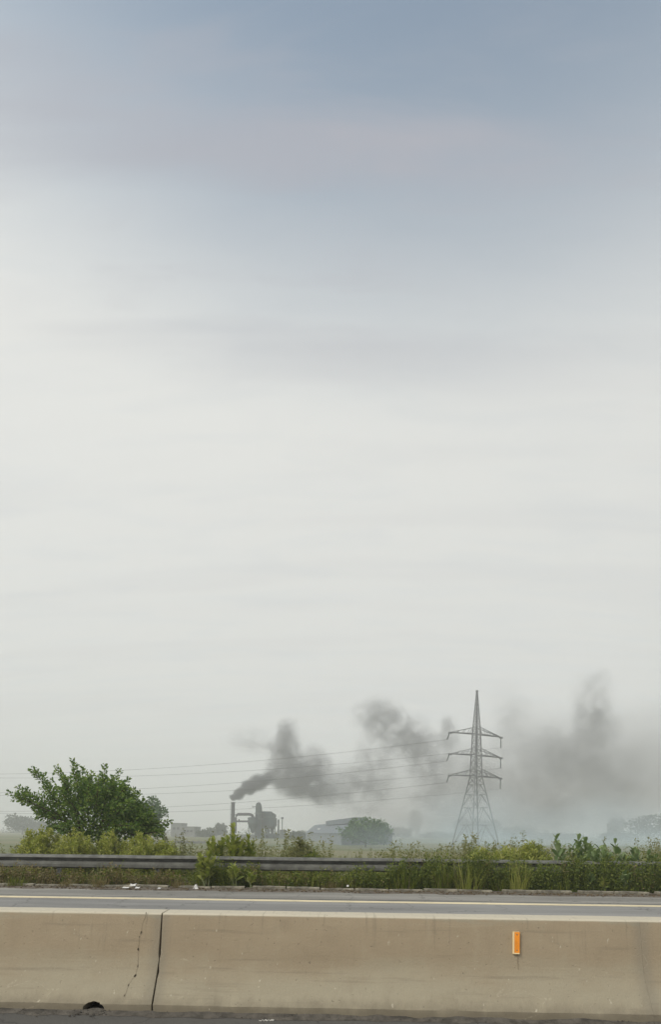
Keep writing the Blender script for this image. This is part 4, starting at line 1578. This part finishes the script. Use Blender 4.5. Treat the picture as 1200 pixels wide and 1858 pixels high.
    MB().tube([a + Vector((0, 0, -0.5)), a + Vector((0, 0, 0.4))], [2.6 * k, 2.2 * k], 10).build('pole_cap', M['plant_steel'], o)


factory()


# ------------------------------------------------------------------ shed and left-hand blocks
def shed():
    root_p = at(600, 1530, 260)
    root = thing('shed', Vector((root_p.x, root_p.y, FIELD_Z)), 'long pale blue-grey shed with pitched roof behind the round tree', 'shed')
    # eave line and ridge: the ridge runs from far left towards the viewer at right
    r0, r1 = at(571, 1497, 300), at(672, 1484, 172)
    el0, el1 = at(554, 1511, 292), at(620, 1510, 160)
    er0 = r0 + (r0 - el0)
    er1 = r1 + (r1 - el1)
    for q in (er0, er1):
        q.z = el0.z
    el1.z = el0.z
    r1.z = r0.z

    def roof(a, b_, c, d_):
        t = Vector((0, 0, -0.35))
        m = MB()
        n = 0
        m.v = [tuple(v) for v in (a, b_, c, d_, a + t, b_ + t, c + t, d_ + t)]
        m.f = [(0, 1, 2, 3), (7, 6, 5, 4), (0, 4, 5, 1), (1, 5, 6, 2), (2, 6, 7, 3), (3, 7, 4, 0)]
        return m.build('roof_slope', M['shed_roof'], root, fix=True)
    roof(el0, el1, r1, r0)
    roof(er0, er1, r1 + Vector((0.05, 0.05, 0)), r0 + Vector((0.05, 0.05, 0)))
    ax = (r1 - r0).normalized()
    ins = Vector((0.8, 0.8, -0.5))
    a, b_, c, d_ = [Vector((v.x, v.y, 0)) for v in (el0, el1, er1, er0)]
    ctr = (a + b_ + c + d_) / 4
    a, b_, c, d_ = [v.lerp(ctr, 0.03) for v in (a, b_, c, d_)]
    top = el0.z - 0.2
    for (u, v, peak) in ((a, b_, None), (b_, c, r1), (c, d_, None), (d_, a, r0)):
        m = MB()
        u0, v0, u1, v1 = Vector((u.x, u.y, FIELD_Z)), Vector((v.x, v.y, FIELD_Z)), Vector((u.x, u.y, top)), Vector((v.x, v.y, top))
        nrm = (v - u).cross(Vector((0, 0, 1))).normalized() * -0.25
        poly = [u0, v0, v1] + ([Vector((((u + v) / 2).x, ((u + v) / 2).y, peak.z - 0.5))] if peak else []) + [u1]
        kk = len(poly)
        m.v = [tuple(q) for q in poly] + [tuple(q + nrm) for q in poly]
        m.f = [tuple(range(kk)), tuple(range(kk, 2 * kk))[::-1]] + [(i, (i + 1) % kk, kk + (i + 1) % kk, kk + i) for i in range(kk)]
        m.build('wall', M['shed_wall'], root, fix=True)
    # raised ridge ventilator on the nearer half
    v0, v1 = r0.lerp(r1, 0.42), r0.lerp(r1, 0.9)
    m = MB()
    m.beam(v0 + Vector((0, 0, 0.1)), v1 + Vector((0, 0, 0.1)), 4.5, 1.9)
    m.build('ridge_ventilator', M['shed_roof'], root)
    m = MB()
    u = el0.lerp(r0, 0.35).lerp(el1.lerp(r1, 0.35), 0.38)
    m.box(u + Vector((0, 0, 0.2)), (1.6, 1.6, 0.5))
    m.build('roof_light', M['litter'], root)


shed()


def block(px0, px1, py, D0, depth, label, wins=()):
    A, B = at(px0, py, D0), at(px1, py, D0)
    base = Vector(((A.x + B.x) / 2, A.y + depth / 2, FIELD_Z))
    root = thing('flat_roofed_building', base, label, 'building', 'hazy flat-roofed buildings')
    zt = (A.z + B.z) / 2
    w = MB().box((base.x, base.y, (zt + FIELD_Z) / 2), (B.x - A.x, depth, zt - FIELD_Z)).build('wall', M['bldg'], root)
    MB().box((base.x, base.y, zt + 0.25), (B.x - A.x + 0.5, depth + 0.5, 0.5)).build('parapet', M['bldg'], root)
    for (wx, wy, ww, wh) in wins:
        c = at(wx, wy, D0)
        f = MB().box((c.x, A.y - 0.02, c.z), (ww, 0.2, wh)).build('window', M['glass_dark'], root)
        MB().box((c.x, A.y - 0.1, c.z - wh / 2 - 0.1), (ww + 0.3, 0.4, 0.15)).build('sill', M['bldg'], f)


block(310, 329, 1494.5, 380, 14, 'taller hazy flat-roofed block right of the large shrub', [(316, 1503, 1.6, 1.6), (323, 1503, 1.6, 1.6)])
block(329.4, 353, 1501, 372, 16, 'wider hazy flat-roofed block beside the taller one', [(335, 1508, 1.5, 1.4), (341, 1508, 1.5, 1.4), (347, 1508, 1.5, 1.4)])
block(353.4, 366, 1511, 375, 10, 'lowest hazy flat-roofed block nearest the factory', [(360, 1515, 1.5, 1.2)])
wa, wb_ = at(318, 1526, 160), at(372, 1526, 160)
wall = thing('boundary_wall', Vector(((wa.x + wb_.x) / 2, wa.y, FIELD_Z)), 'low pale boundary wall in the field below the flat-roofed blocks', 'wall')
n = 5
for i in range(n):
    x0 = wa.x + (wb_.x - wa.x) * i / n
    x1 = wa.x + (wb_.x - wa.x) * (i + 1) / n
    MB().box(((x0 + x1) / 2, wa.y, (FIELD_Z - 0.2 + wa.z) / 2), (x1 - x0 - 0.25, 0.25, wa.z - FIELD_Z + 0.2)).build('wall_panel', M['bldg'], wall)
    MB().box((x1, wa.y, (FIELD_Z + wa.z) / 2), (0.34, 0.34, wa.z - FIELD_Z + 0.5)).build('pier', M['bldg'], wall)


# ------------------------------------------------------------------ litter
def litter(px, py, Y, wpx, hpx, label, seed, z=0.02, tri=False):
    r = random.Random(seed)
    c = on_y(px, py, Y)
    c.z = z
    w, h = 0.8 * wpx * Y / FOC, 0.85 * hpx * Y / FOC
    b = MB()
    n = 6
    pts = []
    for i in range(n + 1):
        for j in range(n + 1):
            u, v = i / n - 0.5, j / n - 0.5
            wx = w * u * (1.0 - (0.8 * (v + 0.5) if tri else 0.0))
            zz_ = h * (v + 0.5) + 0.25 * h * abs(noise.noise((u * 4, v * 4, seed)))
            if not tri:
                zz_ = h * (0.25 + 0.6 * abs(u) * 2 * (0.5 + v)) * (0.6 + 0.8 * noise.noise((u * 3, v * 3, seed + 2)) ** 2) + h * 0.5 * (v + 0.5)
            yy = 0.05 * noise.noise((u * 5, v * 5, seed + 4)) + v * (0.04 if tri else 0.08)
            b.v.append((c.x + wx + 0.012 * noise.noise((i, j, seed)), c.y + yy, c.z + max(0.001, zz_)))
    for i in range(n):
        for j in range(n):
            a = i * (n + 1) + j
            b.f.append((a, a + 1, a + n + 2, a + n + 1))
    o = b.build('litter', M['litter'], org=c)
    md = o.modifiers.new('thickness', 'SOLIDIFY')
    md.thickness = 0.004
    tag(o, label, 'litter', 'scraps of white litter by the kerb')


litter(241, 1607, 14.30, 13, 6, 'white butterfly-shaped scrap of litter on the kerb, left of the dry tuft', 1, 0.05)
litter(228, 1612, 14.05, 15, 2, 'flat white scrap lying in the gutter below the butterfly-shaped one', 2, 0.03)
litter(249, 1613, 14.0, 10, 3, 'greyish crumpled scrap in the gutter right of the flat white one', 3, 0.03)
litter(355, 1613, 14.15, 12, 10, 'white triangular scrap of litter standing at the kerb, largest and rightmost', 4, 0.02, True)
litter(289, 1614, 14.0, 7, 2, 'small pale scrap in the gutter between the butterfly-shaped and triangular ones', 5, 0.03)
litter(631, 1608, 14.7, 5, 4, 'tiny white scrap among the weeds below the round tree', 6, 0.08)
c = on_y(482, 1853, 4.33)
b = MB()
r = random.Random(4)
for i in range(10):
    p = Vector((c.x + (i - 4.5) * 0.012, 4.37 + r.uniform(-0.012, 0.012), 0.004))
    w = r.uniform(0.006, 0.014)
    b.box((p.x, p.y, 0.006), (w, w * r.uniform(0.5, 1.2), 0.006), r.uniform(0, 3))
tag(b.build('chalky_smear', M['white_paint']), 'small broken white chips on the near asphalt under the barrier', 'chips', kind='stuff')
# loose grit and leaves in the far gutter
b = MB()
r = random.Random(8)
for i in range(900):
    px = r.uniform(-60, 1260)
    Y = 13.75 + 0.65 * r.random() ** 0.6
    p = on_y(px, 1600, Y)
    s = r.uniform(0.012, 0.05)
    b.box((p.x, Y, 0.014 + s * 0.2), (s, s * r.uniform(0.5, 1), s * 0.5), r.uniform(0, 3))
tag(b.build('gutter_debris', M['soil']), 'loose brown grit and dead leaves lying in the gutter', 'debris', kind='stuff')


# ------------------------------------------------------------------ smoke
def smoke(name, label, blobs, color, warp, wscale, nscale, lo, hi, seed, org_px, vox, rate=1.0, parent_noise_detail=4.0):
    """blobs: (px, py, depth, rx_px, ry_px, depth radius m, density); domain follows the blobs"""
    o0 = at(*org_px)
    bm = bmesh.new()
    data = []
    for (px, py, d, rx, ry, rd, dens) in blobs:
        c = at(px, py, d) - o0
        rr = Vector((rx * d / FOC, rd, ry * d / FOC))
        data.append((c, rr, dens))
        res = bmesh.ops.create_icosphere(bm, subdivisions=3, radius=1.0)
        for v in res['verts']:
            v.co = Vector((v.co.x * rr.x * 1.12, v.co.y * rr.y * 1.12, v.co.z * rr.z * 1.12)) + c
    me = bpy.data.meshes.new(name)
    bm.to_mesh(me)
    bm.free()
    ob = bpy.data.objects.new(name, me)
    col.objects.link(ob)
    ob.location = o0
    md = ob.modifiers.new('join', 'REMESH')
    md.mode = 'VOXEL'
    md.voxel_size = vox
    dg = bpy.context.evaluated_depsgraph_get()
    me2 = bpy.data.meshes.new_from_object(ob.evaluated_get(dg))
    ob.modifiers.clear()
    ob.data = me2
    m, nt, out = new_mat(name + '_volume')
    t = N(nt, 'ShaderNodeTexCoord')
    P = vmath(nt, 'ADD', t.outputs['Object'], (seed * 37.0, seed * 11.0, 0.0))
    w1 = noise_n(nt, P, wscale, 2.0, 0.5).outputs[1]
    wv = vmath(nt, 'SCALE', vmath(nt, 'SUBTRACT', w1, (0.5, 0.5, 0.5)), scale=warp * 2)
    Q = vmath(nt, 'ADD', t.outputs['Object'], wv)
    tot = None
    for (c, rr, dens) in data:
        l = vmath(nt, 'LENGTH', vmath(nt, 'DIVIDE', vmath(nt, 'SUBTRACT', Q, tuple(c)), tuple(rr)))
        f = smooth(nt, l, 1.0, 0.15, 0.0, dens)
        tot = f if tot is None else math_n(nt, 'ADD', tot, f)
    nz = noise_n(nt, vmath(nt, 'ADD', P, wv), nscale, parent_noise_detail, 0.6).outputs[0]
    dn = math_n(nt, 'MULTIPLY', tot, smooth(nt, nz, lo, hi))
    # nothing outside the unwarped shape: fades before the edge of the cloud
    pv = N(nt, 'ShaderNodeVolumePrincipled')
    pv.inputs['Color'].default_value = (*color, 1)
    pv.inputs['Absorption Color'].default_value = (0, 0, 0, 1)
    pv.inputs['Anisotropy'].default_value = 0.0
    nt.links.new(dn, pv.inputs['Density'])
    nt.links.new(pv.outputs[0], out.inputs['Volume'])
    m.cycles.volume_step_rate = rate
    ob.data.materials.clear()
    ob.data.materials.append(m)
    tag(ob, label, 'smoke', kind='stuff')
    return ob


SM = (0.40, 0.40, 0.405)
smoke('smoke_plume', 'dense dark smoke pouring from the chimney top', [
    (423, 1448, 310, 9, 8, 3.0, 2.7170), (434, 1440, 311, 15, 14, 4.5, 1.9760), (450, 1430, 312, 19, 17, 5.5, 1.3832), (468, 1420, 314, 22, 19, 6.5, 0.9880), (484, 1414, 316, 17, 17, 6, 0.4940)],
    (0.30, 0.30, 0.305), 1.7, 0.16, 0.34, 0.26, 0.52, 1, (450, 1440, 312), 0.9, 1.0)
smoke('smoke_cloud', 'tall ragged grey smoke cloud rising just right of the chimney', [
    (521, 1326, 322, 27, 33, 8, 0.2187), (514, 1362, 322, 46, 42, 10, 0.2734), (528, 1396, 322, 59, 50, 12, 0.3281), (545, 1425, 322, 59, 40, 12, 0.3390), (570, 1400, 323, 44, 57, 11, 0.2461),
    (580, 1440, 324, 49, 28, 11, 0.2187), (497, 1404, 320, 26, 26, 8, 0.16), (615, 1415, 326, 64, 60, 12, 0.018), (455, 1345, 322, 59, 35, 9, 0.0437)],
    SM, 5.0, 0.08, 0.15, 0.32, 0.60, 2, (530, 1390, 322), 2.0, 1.0)
smoke('smoke_cloud', 'drifting pale grey smoke patch between the chimney cloud and the pylon', [
    (690, 1305, 335, 63, 52, 13, 0.1750), (735, 1335, 336, 61, 54, 13, 0.1859), (775, 1375, 337, 61, 57, 13, 0.1640), (680, 1400, 336, 56, 94, 13, 0.0875), (790, 1430, 338, 67, 53, 13, 0.1203),
    (815, 1335, 338, 27, 47, 9, 0.1640), (640, 1430, 336, 90, 60, 13, 0.0985)],
    SM, 6.0, 0.07, 0.13, 0.34, 0.62, 3, (730, 1370, 336), 2.6, 1.0)
smoke('smoke_cloud', 'broad faint grey smoke drift right of the pylon reaching the picture edge', [
    (1078, 1268, 345, 54, 66, 12, 0.0722), (1082, 1320, 345, 56, 65, 14, 0.1531), (1050, 1378, 346, 73, 59, 15, 0.1422), (985, 1370, 346, 73, 83, 15, 0.0711), (925, 1320, 346, 49, 94, 12, 0.0493),
    (1120, 1420, 347, 85, 83, 16, 0.0656), (850, 1400, 345, 90, 80, 14, 0.030), (900, 1420, 346, 98, 71, 15, 0.0656), (1010, 1450, 347, 98, 65, 16, 0.0711)],
    SM, 7.0, 0.06, 0.11, 0.32, 0.62, 4, (1040, 1370, 346), 3.2, 1.0)
smoke('smoke_veil', 'thin grey smoke veil hanging low over the fields behind the pylon', [
    (610, 1470, 400, 170, 70, 40, 0.0090), (760, 1430, 400, 190, 110, 40, 0.0209), (980, 1400, 400, 240, 150, 50, 0.0270), (1180, 1400, 400, 260, 160, 50, 0.0312), (880, 1490, 380, 330, 50, 50, 0.0262), (1420, 1410, 400, 260, 150, 50, 0.0262)],
    (0.66, 0.66, 0.665), 14.0, 0.02, 0.03, 0.15, 0.6, 5, (980, 1420, 400), 7.0, 1.0, 2.0)
smoke('ground_smoke', 'thin bluish smoke drifting across the field in front of the pylon foot', [
    (500, 1530, 122, 170, 30, 14, 0.008), (660, 1522, 122, 150, 50, 14, 0.015), (740, 1520, 122, 150, 54, 14, 0.016), (870, 1500, 122, 170, 92, 16, 0.034), (1080, 1506, 124, 230, 80, 16, 0.032), (1330, 1510, 124, 210, 70, 16, 0.028)],
    (0.70, 0.83, 0.91), 3.0, 0.06, 0.07, 0.1, 0.6, 7, (930, 1530, 118), 2.2, 1.0, 2.0)
smoke('ground_smoke', 'low bluish smoke creeping over the field behind the pylon foot', [
    (700, 1535, 210, 150, 26, 40, 0.0189), (860, 1525, 205, 130, 40, 36, 0.0230), (1000, 1530, 210, 170, 34, 40, 0.0230), (1180, 1530, 210, 160, 34, 40, 0.0203), (1350, 1530, 210, 140, 30, 40, 0.0189)],
    (0.70, 0.83, 0.91), 5.0, 0.04, 0.05, 0.1, 0.6, 6, (930, 1530, 208), 3.5, 1.0, 2.0)

# ------------------------------------------------------------------ haze: one box of air round everything
b = MB().box((0, 930, 61.55), (4200, 2100, 130.0))
hz = b.build('haze', M['concrete'], fix=True)
m, nt, out = new_mat('haze_air')
pv = N(nt, 'ShaderNodeVolumePrincipled')
pv.inputs['Color'].default_value = (0.915, 0.938, 0.94, 1)
pv.inputs['Density'].default_value = 0.00138
pv.inputs['Anisotropy'].default_value = 0.0
nt.links.new(pv.outputs[0], out.inputs['Volume'])
hz.data.materials.clear()
hz.data.materials.append(m)
tag(hz, 'pale dusty haze filling the air over the road and fields', 'haze', kind='stuff')
